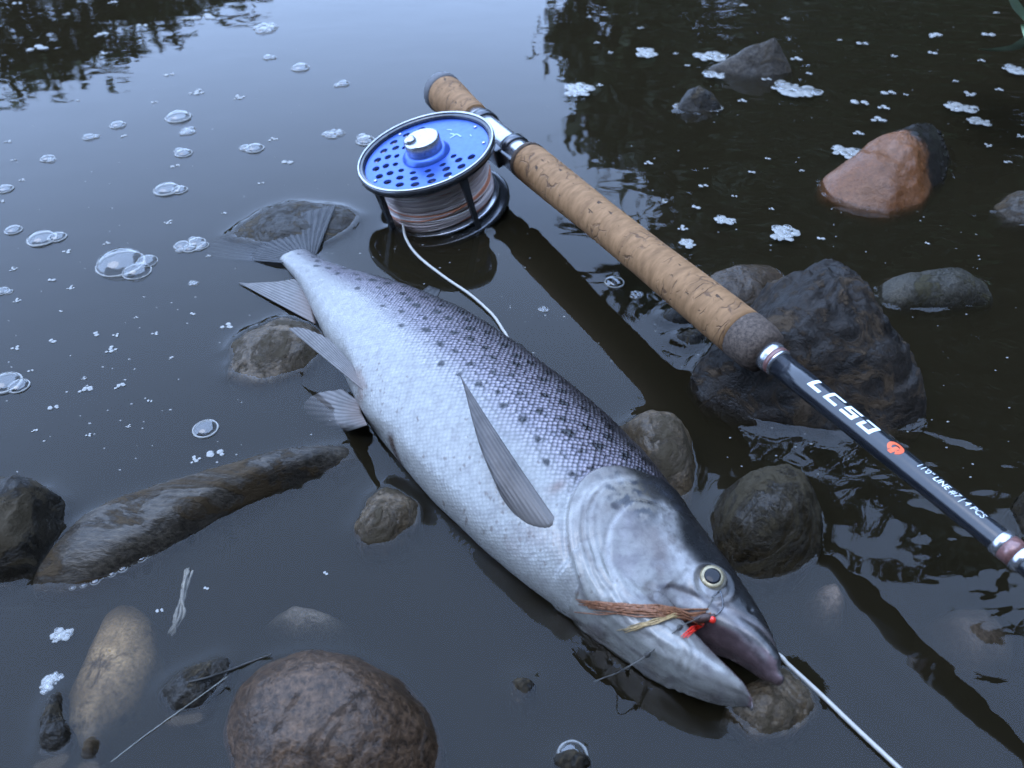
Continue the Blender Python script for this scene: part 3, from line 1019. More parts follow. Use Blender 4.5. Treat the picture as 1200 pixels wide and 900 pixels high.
# cork
m, nt, p, o = new_mat('cork')
v = obj_vec(nt)
mp = N(nt, 'Mapping')
mp.inputs['Scale'].default_value = (1.0, .35, .35)
nt.links.new(v, mp.inputs[0])
n1_ = noise_n(nt, mp.outputs[0], 260, 6, .6, .3)
c = ramp(nt, n1_, [(.3, (.18, .095, .040)), (.7, (.31, .172, .080))])
wv = N(nt, 'TexWave', wave_type='BANDS', bands_direction='X')
wv.inputs['Scale'].default_value = 13
wv.inputs['Distortion'].default_value = 3.5
wv.inputs['Detail'].default_value = 4
wv.inputs['Detail Scale'].default_value = 3
nt.links.new(v, wv.inputs['Vector'])
rings_ = ramp(nt, wv.outputs['Fac'], [(0.0, (.62, .60, .58)), (.12, (1, 1, 1)), (.9, (1, 1, 1)), (1, (.85, .84, .82))])
c = mixc(nt, .4, c, rings_, 'MULTIPLY')
vo1 = N(nt, 'TexVoronoi', feature='DISTANCE_TO_EDGE')
mp2 = N(nt, 'Mapping')
mp2.inputs['Scale'].default_value = (1.5, .8, .8)
nt.links.new(v, mp2.inputs[0])
wob = N(nt, 'TexNoise')
wob.inputs['Scale'].default_value = 90
nt.links.new(v, wob.inputs['Vector'])
add = N(nt, 'VectorMath', operation='MULTIPLY_ADD')
nt.links.new(wob.outputs['Color'], add.inputs[0])
add.inputs[1].default_value = (.012, .012, .012)
nt.links.new(mp2.outputs[0], add.inputs[2])
nt.links.new(add.outputs[0], vo1.inputs['Vector'])
vo1.inputs['Scale'].default_value = 75
crack = ramp(nt, vo1.outputs['Distance'], [(.015, (1, 1, 1)), (.05, (0, 0, 0))])
gate = ramp(nt, noise_n(nt, v, 55, 4), [(.50, (0, 0, 0)), (.60, (.85, .85, .85))])
crack = mixc(nt, 1.0, crack, gate, 'MULTIPLY')
mp3 = N(nt, 'Mapping')
mp3.inputs['Scale'].default_value = (.55, 1.2, 1.2)
nt.links.new(v, mp3.inputs[0])
pit = ramp(nt, noise_n(nt, mp3.outputs[0], 210, 3, .5), [(.68, (0, 0, 0)), (.72, (1, 1, 1))])
c = mixc(nt, crack, c, (.10, .055, .03))
c = mixc(nt, pit, c, (.06, .035, .02))
nt.links.new(c, p.inputs['Base Color'])
p.inputs['Roughness'].default_value = .72
p.inputs['Specular IOR Level'].default_value = .3
bb = bump(nt, mixc(nt, 1.0, crack, pit, 'LIGHTEN'), -.0006, None, .9)
nt.links.new(bump(nt, n1_, .0006, bb, .5), p.inputs['Normal'])
cork = m
burl = simple('dark composite cork', (.075, .055, .042), .75, 0, .3, 500, .6, 700, .0004)
rubber = simple('grey rubber cap', (.085, .085, .09), .55, 0, .4, 300, .15, 500, .0002)
alu = simple('silver metal', (.46, .47, .50), .26, .9, .5, 200, .12, 900, .00005)
darkmetal = simple('gunmetal', (.10, .105, .115), .26, .85, .5, 200, .2, 600, .00005)
blankm = simple('black blank', (.012, .014, .018), .24, 0, .5, 300, .3, 900, .00004, coat=.5)
thread_m = simple('red thread wrap', (.20, .10, .09), .3, .2, .5, 900, .3, coat=.5)
white_print = simple('white print', (.72, .78, .80), .5, 0, .3)
orange_print = simple('orange print', (.80, .13, .05), .5, 0, .3)

k_f1 = rod_k(876, 384)       # end of pale cork
k_f2 = rod_k(904, 410)       # end of dark ring
k_w = rod_k(918, 427)
def grip(k0, k1, radii, n=60):
    out = []
    for i in range(n + 1):
        t = i / n
        out.append((k0 + (k1 - k0) * t, float(np.interp(t, *radii))))
    return out
k_r = 0.0
rod_part('fore_grip', [(k_r, .0125)] + grip(k_r + .001, k_f1, ([0, .02, .15, .4, .65, .9, 1], [.0143, .0150, .0146, .0134, .0133, .0141, .0142])), cork, 56)
rod_part('grip_collar', [(k_f1, .0138), (k_f1 + .0005, .0144), (k_f1 + (k_f2 - k_f1) * .6, .0142), (k_f2 - .002, .0128), (k_f2, .0105), (k_f2 + .001, .0065)], burl, 48)
rod_part('winding_check', [(k_f2 - .001, .0086), (k_f2 + .004, .0086), (k_f2 + .0052, .0079), (k_f2 + .0085, .0079), (k_f2 + .0095, .0072)], alu, 40)
tw = rod_part('thread_wrap', [(k_f2 + .0052, .0081), (k_f2 + .008, .0081)], thread_m, 40)
k_ring = rod_k(1186, 645)
k_end = 1.6
rod_part('blank', [(k_f2 + .008, .0068), (k_w + .02, .0066), (k_ring - .02, .0056), (k_ring, .0054), (.8, .0046), (k_end, .003)], blankm, 40)
rod_part('silver_band', [(k_ring - .0065, .0056), (k_ring - .006, .0061), (k_ring - .0030, .0061), (k_ring - .0025, .0056)], alu, 40)
rod_part('silver_band', [(k_ring + .0025, .0055), (k_ring + .003, .0060), (k_ring + .0060, .0060), (k_ring + .0065, .0054)], alu, 40)
rod_part('thread_wrap', [(k_ring - .0028, .0059), (k_ring + .0028, .0059)], thread_m, 40)
# reel seat and rear grip
rod_part('seat_ring', [(-.004, .0140), (-.003, .0150), (.0005, .0152), (.001, .013)], burl, 44)
rod_part('reel_seat', [(-.098, .0105), (-.097, .0108), (-.005, .0108), (-.003, .0108)], alu, 44)
rod_part('locking_ring', [(-.028, .0108), (-.0275, .0128), (-.020, .0128), (-.0195, .0108)], darkmetal, 44)
rod_part('locking_ring', [(-.086, .0108), (-.0855, .0130), (-.076, .0130), (-.0755, .0108)], darkmetal, 44)
rod_part('rear_grip', grip(-.160, -.096, ([0, .08, .3, .6, .9, 1], [.0168, .0172, .0162, .0142, .0132, .0126])), cork, 56)
rod_part('butt_cap', [(-.1735, .003), (-.1733, .012), (-.172, .0160), (-.169, .0178), (-.164, .0182), (-.160, .0178), (-.159, .0165)], rubber, 48)

# lettering, wrapped onto the blank
def blank_r(k): return float(np.interp(k, [k_f2, k_w + .02, k_ring - .02, k_ring], [.0068, .0066, .0056, .0054]))
view_up = None
def wrap_print(name, v2, f, mat, k0, turn, lift=.00012):
    """v2: flat (along, across) metres; across = 0 sits at angle `turn` from the top, towards the far side"""
    v = []
    for a, b in v2:
        r = blank_r(k0 + a) + lift
        an = turn + b / r
        v.append((k0 + a, r * math.sin(an), r * math.cos(an)))
    return pydata(name, v, f, mat, rod, smooth=False)

def text_mesh(txt, size, shear=0.0, stretch=1.0, bold=0.0):
    cu = bpy.data.curves.new('t', 'FONT')
    cu.body = txt
    cu.size = size
    cu.shear = shear
    cu.offset = bold
    cu.resolution_u = 3
    ob = bpy.data.objects.new('t', cu)
    col.objects.link(ob)
    me_ = bpy.data.meshes.new_from_object(ob.evaluated_get(bpy.context.evaluated_depsgraph_get()))
    bpy.data.objects.remove(ob)
    bm = bmesh.new()
    bm.from_mesh(me_)
    bmesh.ops.triangulate(bm, faces=bm.faces)
    for _ in range(2):
        long_ = [e for e in bm.edges if e.calc_length() > size * .16]
        if long_: bmesh.ops.subdivide_edges(bm, edges=long_, cuts=1)
    bmesh.ops.triangulate(bm, faces=bm.faces)
    v = [(q.co.x * stretch, q.co.y) for q in bm.verts]
    f = [tuple(w.index for w in fa.verts) for fa in bm.faces]
    bm.free()
    return v, f

def fit(v, k0, k1, height, base_):
    xs_ = [a for a, b in v]
    ys_ = [b for a, b in v]
    sx = (k1 - k0) / (max(xs_) - min(xs_))
    sy = height / (max(ys_) - min(ys_))
    return [((a - min(xs_)) * sx, (b - min(ys_)) * sy + base_) for a, b in v]
# across axis: ry points left of the heading (towards the far bank side as seen); choose the sign by projection
side = 1 if proj(ROD_A + RD * .4 + ry * .005)[1] < proj(ROD_A + RD * .4 - ry * .005)[1] else -1
def print_on(name, v, f, mat, k0, turn):
    if side < 0: return wrap_print(name, [(a, -b) for a, b in v], [q[::-1] for q in f], mat, k0, -turn)
    return wrap_print(name, v, f, mat, k0, turn)
k0, k1 = rod_k(950, 455), rod_k(1030, 515)
LS = {  # strokes of each block letter: (x0, y0, x1, y1) in a unit box, slanted later
    'L': [(0, 0, .28, 1), (0, 0, 1, .26)], 'C': [(0, 0, .26, 1), (0, 0, 1, .22), (0, .78, 1, 1)],
    'S': [(0, .78, 1, 1), (0, .40, .26, 1), (0, .40, 1, .60), (.74, 0, 1, .60), (0, 0, 1, .22)],
    'D': [(0, .78, .92, 1), (.74, 0, 1, .94), (0, 0, .92, .22), (0, 0, .24, .62)]}
wd = (k1 - k0) / 4
for gi, ch in enumerate('LCSD'):
    vv_, ff_ = [], []
    for x0_, y0_, x1_, y1_ in LS[ch]:
        o0 = len(vv_)
        for j in range(6):
            for i in range(7):
                x_, y_ = x0_ + (x1_ - x0_) * i / 6, y0_ + (y1_ - y0_) * j / 5
                vv_.append(((gi + .74 * x_ + .16 * y_) * wd, y_ * .0064 - .0030))
        ff_ += [(o0 + j * 7 + i, o0 + j * 7 + i + 1, o0 + j * 7 + i + 8, o0 + j * 7 + i + 7) for j in range(5) for i in range(6)]
    print_on('brand_letter', vv_, ff_, white_print, k0, R(-14))
# round orange emblem: a thick open ring with a tail
k0 = rod_k(1050, 530)
seg, vv_, ff_ = 30, [], []
for i in range(seg + 1):
    a = R(-60) + R(300) * i / seg
    for r in (.0016, .0032): vv_.append((r * 1.25 * math.cos(a), r * math.sin(a)))
for i in range(seg): ff_.append((2 * i, 2 * i + 1, 2 * i + 3, 2 * i + 2))
print_on('emblem_ring', vv_, ff_, orange_print, k0, R(-12))
bar = [(-.0002 + i * .0006 - j * .0003, .0008 - j * .0011) for j in range(5) for i in range(4)]
print_on('emblem_bar', [(a * 1.2, b) for a, b in bar], [(j * 4 + i, j * 4 + i + 1, j * 4 + i + 5, j * 4 + i + 4) for j in range(4) for i in range(3)], orange_print, k0, R(-12))
k0, k1 = rod_k(1076, 551), rod_k(1154, 611)
v_, f_ = text_mesh('11\'0" LINE #7 | 4 PCS', .004, .18)
print_on('lettering', fit(v_, 0, k1 - k0, .0042, -.0016), f_, white_print, k0, R(-12))

# ================================================================== REEL
RN = Vector((-.20, -.12, .97))
RN = (RN - RD * RN.dot(RD)).normalized()
RPd = RN.cross(RD).normalized()
if RPd.x > 0: RPd = -RPd                       # from the rod towards the reel
seat_pt = ROD_A - RD * .036
RC = seat_pt + RPd * .0665
reel = empty('fly_reel', RC)
lx = -RPd                                       # local x: towards the rod
ly = RN.cross(lx)
reel.matrix_world = Matrix.Translation(RC) @ Matrix((lx, ly, RN)).transposed().to_4x4()
tag(reel, 'blue faced large arbor fly reel full of line mounted below the rod', 'fishing reel')
HZ = .0265
blue = simple('blue anodised', (.055, .13, .48), .32, .55, .5, 260, .12, 900, .00006)
def rp(name, prof, mat, n=72, close=True, z=0.0, parent=reel):
    v, f = lathe(prof, n, close)
    o_ = pydata(name, v, f, mat, parent)
    o_.location = (0, 0, z)
    return o_
def ring_prof(ri, ro, z0, z1, bv=.0006):
    return [(ri, z0 + bv), (ri, z1 - bv), (ri + bv, z1), (ro - bv, z1), (ro, z1 - bv), (ro, z0 + bv), (ro - bv, z0), (ri + bv, z0)]
rp('front_ring', ring_prof(.0497, .0545, .0, .0058, .0009)[::-1], darkmetal, 96, True, HZ - .005)
rp('ring_edge', ring_prof(.0524, .0541, .0, .0012, .0004)[::-1], alu, 96, True, HZ + .0008)
rp('rear_ring', ring_prof(.0440, .0545, .0, .0050, .0009)[::-1], darkmetal, 96, True, -HZ - .001)
rp('rear_plate', [(0, 0), (.0442, 0), (.0445, .0015), (.02, .003), (0, .003)], darkmetal, 72, False, -HZ - .001)
rp('spool_flange', ring_prof(.030, .0475, .0, .0020, .0006)[::-1], alu, 96, True, -HZ + .0065)
# perforated blue face (a filled outline with real holes)
cu = bpy.data.curves.new('face', 'CURVE')
cu.dimensions = '2D'
cu.fill_mode = 'BOTH'
cu.extrude = .0009
cu.bevel_depth = .0002
def circ(cx_, cy_, r, n=40, sx=1.0, ang=0.0):
    s_ = cu.splines.new('POLY')
    s_.points.add(n - 1)
    for i in range(n):
        a = 2 * math.pi * i / n
        ex, ey = r * sx * math.cos(a), r * math.sin(a)
        s_.points[i].co = (cx_ + ex * math.cos(ang) - ey * math.sin(ang), cy_ + ex * math.sin(ang) + ey * math.cos(ang), 0, 1)
    s_.use_cyclic_u = True
circ(0, 0, .0490, 120)
logo_dir = 0.18                                  # the printed side, next to the rod
holes = []
for rr_, cnt, hr, off in ((.0405, 20, .0031, 0), (.0325, 16, .0029, .2), (.0250, 13, .0024, 0)):
    for i in range(cnt):
        a = 2 * math.pi * (i + off) / cnt
        da = abs((a - logo_dir + math.pi) % (2 * math.pi) - math.pi)
        if da < R(52): continue
        holes.append((rr_ * math.cos(a), rr_ * math.sin(a), hr))
        circ(rr_ * math.cos(a), rr_ * math.sin(a), hr, 18, 1.18, a + math.pi / 2)
fo = bpy.data.objects.new('face_curve', cu)
col.objects.link(fo)
fm = bpy.data.meshes.new_from_object(fo.evaluated_get(bpy.context.evaluated_depsgraph_get()))
bpy.data.objects.remove(fo)
face = link('spool_face', fm, blue, reel, smooth=False)
face.location = (0, 0, HZ - .0035)
# engraved mark on the plain part of the face
etch = simple('pale etching', (.30, .42, .72), .4, .4)
mbx = MB()
for (a0, a1, r0, r1) in ((-.18, .02, .030, .0312), (.06, .24, .0285, .0297), (.02, .07, .024, .031), (.30, .44, .033, .0340), (-.35, -.26, .037, .0378)):
    vv_ = []
    for i in range(7):
        a = logo_dir + a0 + (a1 - a0) * i / 6
        vv_ += [(r0 * math.cos(a), r0 * math.sin(a), 0), (r1 * math.cos(a), r1 * math.sin(a), 0)]
    mbx.add(vv_, [(2 * i, 2 * i + 1, 2 * i + 3, 2 * i + 2) for i in range(6)])
eo = mbx.build('etched_mark', etch, face)
eo.location = (0, 0, .0014)
# hub and drag knob
hubm = blue
rp('hub', [(.019, -.001), (.0188, .0012), (.0168, .0030), (.0160, .0042), (.0145, .0044), (0, .0044)], blue, 64, False, HZ - .0028)
rp('knob', [(.0136, 0), (.0140, .0012), (.0140, .0092), (.0132, .0104), (.0118, .0106), (0, .0104)], alu, 64, False, HZ + .0012)
lug = rp('knob_lug', [(0, .0), (.0048, .0), (.0050, .0016), (.0042, .0034), (.002, .0042), (0, .0043)], rubber, 28, False, HZ + .0108)
lug.data.materials[0] = alu
lug.location = (-.0085, .0015, HZ + .0108)
for a in (R(95), R(5), R(185), R(270), R(330)):
    s_ = rp('screw', [(0, 0), (.0014, 0), (.0015, .0006), (.0009, .0010), (0, .0011)], alu, 14, False, 0)
    s_.location = (.0455 * math.cos(a), .0455 * math.sin(a), HZ - .0024)
# cage pillars
cam_local = reel.matrix_world.inverted() @ CAM
ca_ = math.atan2(cam_local.y, cam_local.x)
def pillar(a, w0=.0052, w1=.0030):
    t_ = Vector((-math.sin(a), math.cos(a), 0))
    rdir = Vector((math.cos(a), math.sin(a), 0))
    v, f = [], []
    n = 10
    for i in range(n + 1):
        u = i / n
        z = -HZ + 2 * (HZ - .002) * u
        w = w1 + (w0 - w1) * (u ** 2.2) + .0012 * (1 - u) ** 6
        for sx, sy in ((-1, -1), (1, -1), (1, 1), (-1, 1)):
            v.append(rdir * (.0518 + sy * .0020) + t_ * (sx * w * .62) + Vector((0, 0, z)))
    for i in range(n):
        for k in range(4):
            l = (k + 1) % 4
            f.append((i * 4 + k, i * 4 + l, (i + 1) * 4 + l, (i + 1) * 4 + k))
    f.append((3, 2, 1, 0))
    f.append(tuple(n * 4 + k for k in range(4)))
    o_ = pydata('pillar', v, f, darkmetal, reel, smooth=False)
    bvm = o_.modifiers.new('b', 'BEVEL')
    bvm.width = .0005
    bvm.segments = 2
for da in (R(22), R(-56), R(-130), R(-200)): pillar(ca_ + da)
# line on the spool: many slightly crossed turns
m, nt, p, o = new_mat('spooled line')
at_ = N(nt, 'Attribute', attribute_name='tone').outputs['Color']
nt.links.new(at_, p.inputs['Base Color'])
p.inputs['Roughness'].default_value = .42
p.inputs['Specular IOR Level'].default_value = .4
line_m = m
rl = random.Random(5)
mbx, tones = MB(), []
core = lathe([(.020, -HZ + .007), (.0405, -HZ + .007), (.0425, 0), (.0425, HZ - .006), (.020, HZ - .006)], 64, True)
mbx.add([Vector(q) for q in core[0]], [q[::-1] for q in core[1]])
tones += [(.34, .25, .22)] * len(core[0])
for i in range(46):
    z = rl.uniform(-HZ + .0095, HZ - .006) if i > 26 else -HZ + .0095 + (2 * HZ - .0155) * i / 26
    r = .0422 + rl.uniform(0, .0016)
    tx, ty = rl.gauss(0, .045), rl.gauss(0, .045)
    lr = rl.uniform(.00062, .0009)
    pts = []
    for k in range(49):
        a = 2 * math.pi * k / 48
        zz = z + tx * r * math.cos(a) + ty * r * math.sin(a)
        zz = max(-HZ + .0092, min(HZ - .0055, zz))
        pts.append((r * math.cos(a), r * math.sin(a), zz))
    q = tube(pts, lr, 6, False)
    mbx.add(*q)
    tone = (.55, .20, .10) if rl.random() < .09 else (.66, .55, .50) if rl.random() < .5 else (.52, .42, .40) if rl.random() < .5 else (.74, .68, .66)
    tones += [tone] * len(q[0])
so = mbx.build('line_turns', line_m, reel)
so['kind'] = 'stuff'
t = so.data.color_attributes.new('tone', 'FLOAT_COLOR', 'POINT')
t.data.foreach_set('color', [x for c_ in tones for x in (*c_, 1)])
# foot: curved bridge to the reel seat
fv = MB()
foot = []
for i in range(9):
    u = i / 8
    foot.append((.0500 + .0070 * u, .0095 - .003 * u))
def boxm(x0, x1, y0, y1, z0, z1):
    v = [(x, y, z) for x in (x0, x1) for y in (y0, y1) for z in (z0, z1)]
    f = [(0, 1, 3, 2), (4, 6, 7, 5), (0, 4, 5, 1), (2, 3, 7, 6), (0, 2, 6, 4), (1, 5, 7, 3)]
    return v, f
fv.add(*boxm(.0490, .0560, -.013, .013, -.008, .008))
fv.add(*boxm(.0530, .0570, -.031, .031, -.0065, .0065))
ft = fv.build('foot', darkmetal, reel, smooth=False)
bvm = ft.modifiers.new('b', 'BEVEL')
bvm.width = .0012
bvm.segments = 3
# crank handle post at the back plate, dipping into the water
hv = lathe([(0, -.010), (.0030, -.010), (.0036, -.008), (.0030, -.002), (.0024, .004), (0, .004)], 20)
ho = pydata('handle', *hv, darkmetal, reel)
ha = ca_ + R(-62)
ho.location = (.0545 * math.cos(ha), .0545 * math.sin(ha), -HZ + .001)
bpy.context.view_layer.update()
for o_ in reel.children:
    if o_.type == 'MESH' and o_.name.startswith(('rear_ring', 'handle', 'pillar')): world_tris_cross(o_)

# ================================================================== LINE, LEADER, FLY
linem = simple('fly line', (.40, .38, .34), .4, 0, .5, 300, .12)
pts = [W(472, 262, .004), W(476, 280, .0022), W(490, 300, .0016), W(520, 324, .0014), W(548, 343, .0016), W(566, 358, .0014), W(579, 371, .0012), W(589, 386, .0010), W(598, 402, 0),
       FM(.19, .046, -.024), FM(.12, .040, -.024), FM(.05, .022, -.022), W(905, 762, .001), W(925, 780, .0014), W(960, 812, .0014), W(1005, 855, .0014), W(1060, 906, .0014), W(1120, 962, .0014)]
lo_ = pydata('fly_line', *tube(spline(pts, 10), .00098, 10), linem)
tag(lo_, 'cream fly line running from the reel and on past the fish snout', 'fishing line')
bpy.context.view_layer.update()

nylon = simple('nylon', (.24, .24, .21), .25, 0, .5)
knotm = simple('dark knot', (.045, .042, .038), .5, 0, .3)
leaderm = simple('wet leader', (.09, .085, .075), .3, 0, .4)
led = empty('leader', W(770, 760, 0))
tag(led, 'thin knotted leader hanging from the fly across the lower jaw', 'fishing line')
lp = [(838, 702), (822, 720), (795, 738), (762, 763), (735, 782)]
pts = [of(a, b, .0022, .02) for a, b in lp] + [W(722, 789, .0016), W(706, 795, .0006), W(696, 799, -.0012)]
under(pydata('tippet', *tube(spline(pts, 6), .00026, 6), leaderm), led)
for a, b, r in ((795, 738, .0011), (762, 763, .0012), (740, 778, .0009)):
    c_ = of(a, b, .0022, .02)
    dr = (of(a + 6, b - 4, .0022, .02) - c_).normalized()
    v, f = lathe([(0, -1.9 * r), (r * .6, -1.3 * r), (r, 0), (r * .6, 1.3 * r), (0, 1.9 * r)], 10)
    q = dr.to_track_quat('Z', 'Y').to_matrix()
    under(pydata('knot', [q @ Vector(x) + c_ for x in v], f, knotm), led)

fly = empty('fishing_fly', of(830, 724))
tag(fly, 'brown hair wing fishing fly with a red bead hooked in the mouth corner', 'fishing fly')
wingm = simple('brown hair', (.20, .085, .04), .5, 0, .4, 900, .5)
yellowm = simple('straw hair', (.32, .22, .10), .5, 0, .4, 900, .4)
redm = simple('red bead', (.75, .035, .02), .2, 0, .6)
bodym = simple('fly body', (.05, .028, .022), .5, 0, .4, 900, .4)
rw = random.Random(9)
def hairs(name, a, b, n, r, mat, spread0, spread1, off=.0015, sag=.0):
    mbx = MB()
    for i in range(n):
        ox, oy = rw.gauss(0, spread0), rw.gauss(0, spread0)
        ex, ey = rw.gauss(0, spread1), rw.gauss(0, spread1)
        ln = rw.uniform(.72, 1.0)
        pts = []
        for k in range(6):
            t = k / 5 * ln
            x = a[0] + (b[0] - a[0]) * t + ox * (1 - t) + ex * t
            y = a[1] + (b[1] - a[1]) * t + oy * (1 - t) + ey * t + sag * math.sin(t * math.pi)
            pts.append(of(x, y, off + rw.uniform(0, .0012) * (1 - t * .6), .03))
        mbx.add(*tube(pts, [r, r, r, r * .9, r * .7, r * .4], 5))
    return under(mbx.build(name, mat), fly)
hairs('wing', (826, 722), (676, 705), 60, .00042, wingm, 2.6, 3.2, .0012, 2)
hairs('tail_hair', (800, 722), (728, 738), 9, .00034, yellowm, 2, 2.5, .001)
hairs('throat_hackle', (824, 728), (800, 748), 12, .00032, redm, 2, 2.5, .001)
hp = [of(838, 722, .0018), of(826, 722, .0022), of(812, 722, .002), of(796, 720, .0018)]
under(pydata('fly_body', *tube(spline(hp, 5), [.0010] * 3 + [.0017] * 5 + [.0016] * 5 + [.0010] * 3, 10), bodym), fly)
c_ = of(835, 725, .002)
bead = lathe([(.0016 * math.sin(math.pi * k / 8), -.0016 * math.cos(math.pi * k / 8)) for k in range(9)], 16)
under(pydata('bead', [Vector(x) + c_ for x in bead[0]], bead[1], redm), fly)
hk = [of(838, 722, .0022), of(844, 714, .0035), of(846, 703, .0042), of(840, 698, .003), of(834, 702, .001)]
under(pydata('hook', *tube(spline(hk, 6), .0004, 8), darkmetal), fly)

# ================================================================== SMALL THINGS IN THE WATER
strawm = simple('wet straw', (.02, .018, .014), .45, 0, .4, 300, .4)
o_ = pydata('grass_straw', *tube(spline([W(205, 803, .006), W(240, 795, .0065), W(268, 786, .0025), W(288, 778, .001), W(304, 772, .001), W(318, 767, .003)], 6), .0005, 8), strawm)
tag(o_, 'dark grass stem lying across the rim of the rounded brown stone', 'grass stem')
o_ = pydata('filament', *tube(spline([W(130, 893, .0004), W(170, 862, .0004), W(205, 837, .002), W(240, 812, .0065), W(266, 793, .005)], 6), .00016, 6), nylon)
tag(o_, 'fine pale thread trailing over the dark wedge of stone', 'filament')
rb0 = random.Random(31)
leafm = simple('bleached leaf', (.22, .20, .16), .5, 0, .4, 200, .3)
lf = [W(200, 742, -.004), W(207, 722, -.0012), (W(212, 700, -.0002)), W(216, 682, .0003), W(219, 666, .0004)]
mbx = MB()
for _ in range(9):
    j = [q + Vector((rb0.gauss(0, .0011), rb0.gauss(0, .0011), rb0.gauss(-.0016, .0006))) for q in lf[rb0.randrange(3):]]
    mbx.add(*tube(spline(j, 6), [.0002 + .0006 * rb0.random() for _ in range((len(j) - 1) * 6 + 1)], 5))
o_ = mbx.build('leaf_strand', leafm)
tag(o_, 'shredded pale leaf strand floating below the long slab', 'leaf')

# ---- bubbles and foam
def film_mat(name, base_fac, rim):
    m, nt, p, o = new_mat(name)
    p.inputs['Base Color'].default_value = (.80, .82, .84, 1)
    p.inputs['Roughness'].default_value = .08
    lw = N(nt, 'LayerWeight')
    lw.inputs['Blend'].default_value = .5
    fac = ramp(nt, lw.outputs['Facing'], [(0.0, (base_fac,) * 3), (.55, (base_fac * 1.3,) * 3), (1.0, (rim,) * 3)])
    tr = N(nt, 'BsdfTransparent')
    gl = N(nt, 'BsdfGlossy')
    gl.inputs['Roughness'].default_value = .03
    mx = N(nt, 'MixShader')
    nt.links.new(fac, mx.inputs[0])
    nt.links.new(tr.outputs[0], mx.inputs[1])
    nt.links.new(gl.outputs[0], mx.inputs[2])
    nt.links.new(mx.outputs[0], o.inputs[0])
    return m
film = film_mat('bubble film', .10, .75)
foam_glint_m, nt, p, o = new_mat('foam and glint white')
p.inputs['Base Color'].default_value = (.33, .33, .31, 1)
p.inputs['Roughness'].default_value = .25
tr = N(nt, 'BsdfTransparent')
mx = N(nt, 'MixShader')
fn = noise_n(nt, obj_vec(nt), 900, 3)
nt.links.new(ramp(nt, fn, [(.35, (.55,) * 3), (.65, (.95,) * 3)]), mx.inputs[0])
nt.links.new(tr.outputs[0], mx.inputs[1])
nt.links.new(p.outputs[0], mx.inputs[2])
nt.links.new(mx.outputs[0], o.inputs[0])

def dome_bits(c, r, n=22, hgt=.55, rimr=.06, rs_=None):
    """one bubble: film dome and a white foot ring that paints in the meniscus sky glint"""
    rs_ = rs_ or random
    prof = [(r * math.sin(a), r * hgt * math.cos(a)) for a in [math.pi / 2 * k / 7 for k in range(8)]]
    v, f = lathe(prof, n)
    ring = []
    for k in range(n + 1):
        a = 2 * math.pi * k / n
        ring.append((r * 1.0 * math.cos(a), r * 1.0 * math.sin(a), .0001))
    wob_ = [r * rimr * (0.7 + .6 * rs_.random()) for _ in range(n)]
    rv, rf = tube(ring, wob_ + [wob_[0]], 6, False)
    return ([(x + c[0], y + c[1], z) for x, y, z in v], [q for q in f if len(q) == 4 or True][: (n * 7)]), ([(x + c[0], y + c[1], z) for x, y, z in rv], rf)

def bubble_mesh(kind, seed):
    rs_ = random.Random(seed)
    mbx = MB()
    if kind == 'single': lay = [((0, 0), 1.0)]
    elif kind == 'pair': lay = [((-.25, .1), .78), ((.55, -.12), .5)]
    elif kind == 'cluster': lay = [((-.5, .15), .45), ((.3, .25), .5), ((-.05, -.3), .42), ((.65, -.2), .34), ((-.6, -.35), .25), ((.1, .7), .26), ((.45, -.5), .22)]
    else: lay = [((max(-.85, min(.85, rs_.gauss(0, .45))), max(-.6, min(.6, rs_.gauss(0, .30)))), rs_.choice((.08, .10, .13, .17, .24))) for _ in range(70)]
    for c_, r in lay:
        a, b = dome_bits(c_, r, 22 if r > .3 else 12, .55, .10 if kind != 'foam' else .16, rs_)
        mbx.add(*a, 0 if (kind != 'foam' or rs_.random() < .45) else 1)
        mbx.add(*b, 1)  # on clear bubbles this white ring paints the bright meniscus reflection
    me_ = bpy.data.meshes.new('bubble')
    me_.from_pydata(mbx.v, [], mbx.f)
    me_.materials.append(film)
    me_.materials.append(foam_glint_m)
    me_.polygons.foreach_set('material_index', mbx.m)
    me_.polygons.foreach_set('use_smooth', [True] * len(mbx.f))
    me_.update()
    return me_
def fleck_mesh(seed):
    rs_ = random.Random(seed)
    mbx = MB()
    for i in range(5):
        c_ = (rs_.gauss(0, .5), rs_.gauss(0, .3))
        r = rs_.uniform(.28, .55)
        v, f = lathe([(0, r * .35), (r * .5, r * .3), (r * .85, r * .15), (r, 0), (r * .9, -r * .1)], 10)
        mbx.add([(x + c_[0], y + c_[1], z) for x, y, z in v], f)
    me_ = bpy.data.meshes.new('fleck')
    me_.from_pydata(mbx.v, [], mbx.f)
    me_.materials.append(foam_glint_m)
    me_.polygons.foreach_set('use_smooth', [True] * len(mbx.f))
    me_.update()
    return me_
lib = {k: [bubble_mesh(k, s) for s in range(3)] for k in ('single', 'pair', 'cluster', 'foam')}
lib['fleck'] = [fleck_mesh(s) for s in range(5)]
bub_pts = []
rb = random.Random(11)
def put(kind, px, py, w, name, label, cat, group=None, i=None, rot=None, zs=1.0):
    q = W(px, py, 0)
    o_ = bpy.data.objects.new(name, lib[kind][rb.randrange(len(lib[kind])) if i is None else i])
    col.objects.link(o_)
    s_ = w * depth(q) / FPX / 2
    o_.scale = (s_, s_, s_ * zs)
    o_.location = (q.x, q.y, 0.0002)
    o_.rotation_euler.z = rb.uniform(0, 6.28) if rot is None else rot
    if s_ > .004: bub_pts.append((q.x, q.y, s_))
    return tag(o_, label, cat, group)

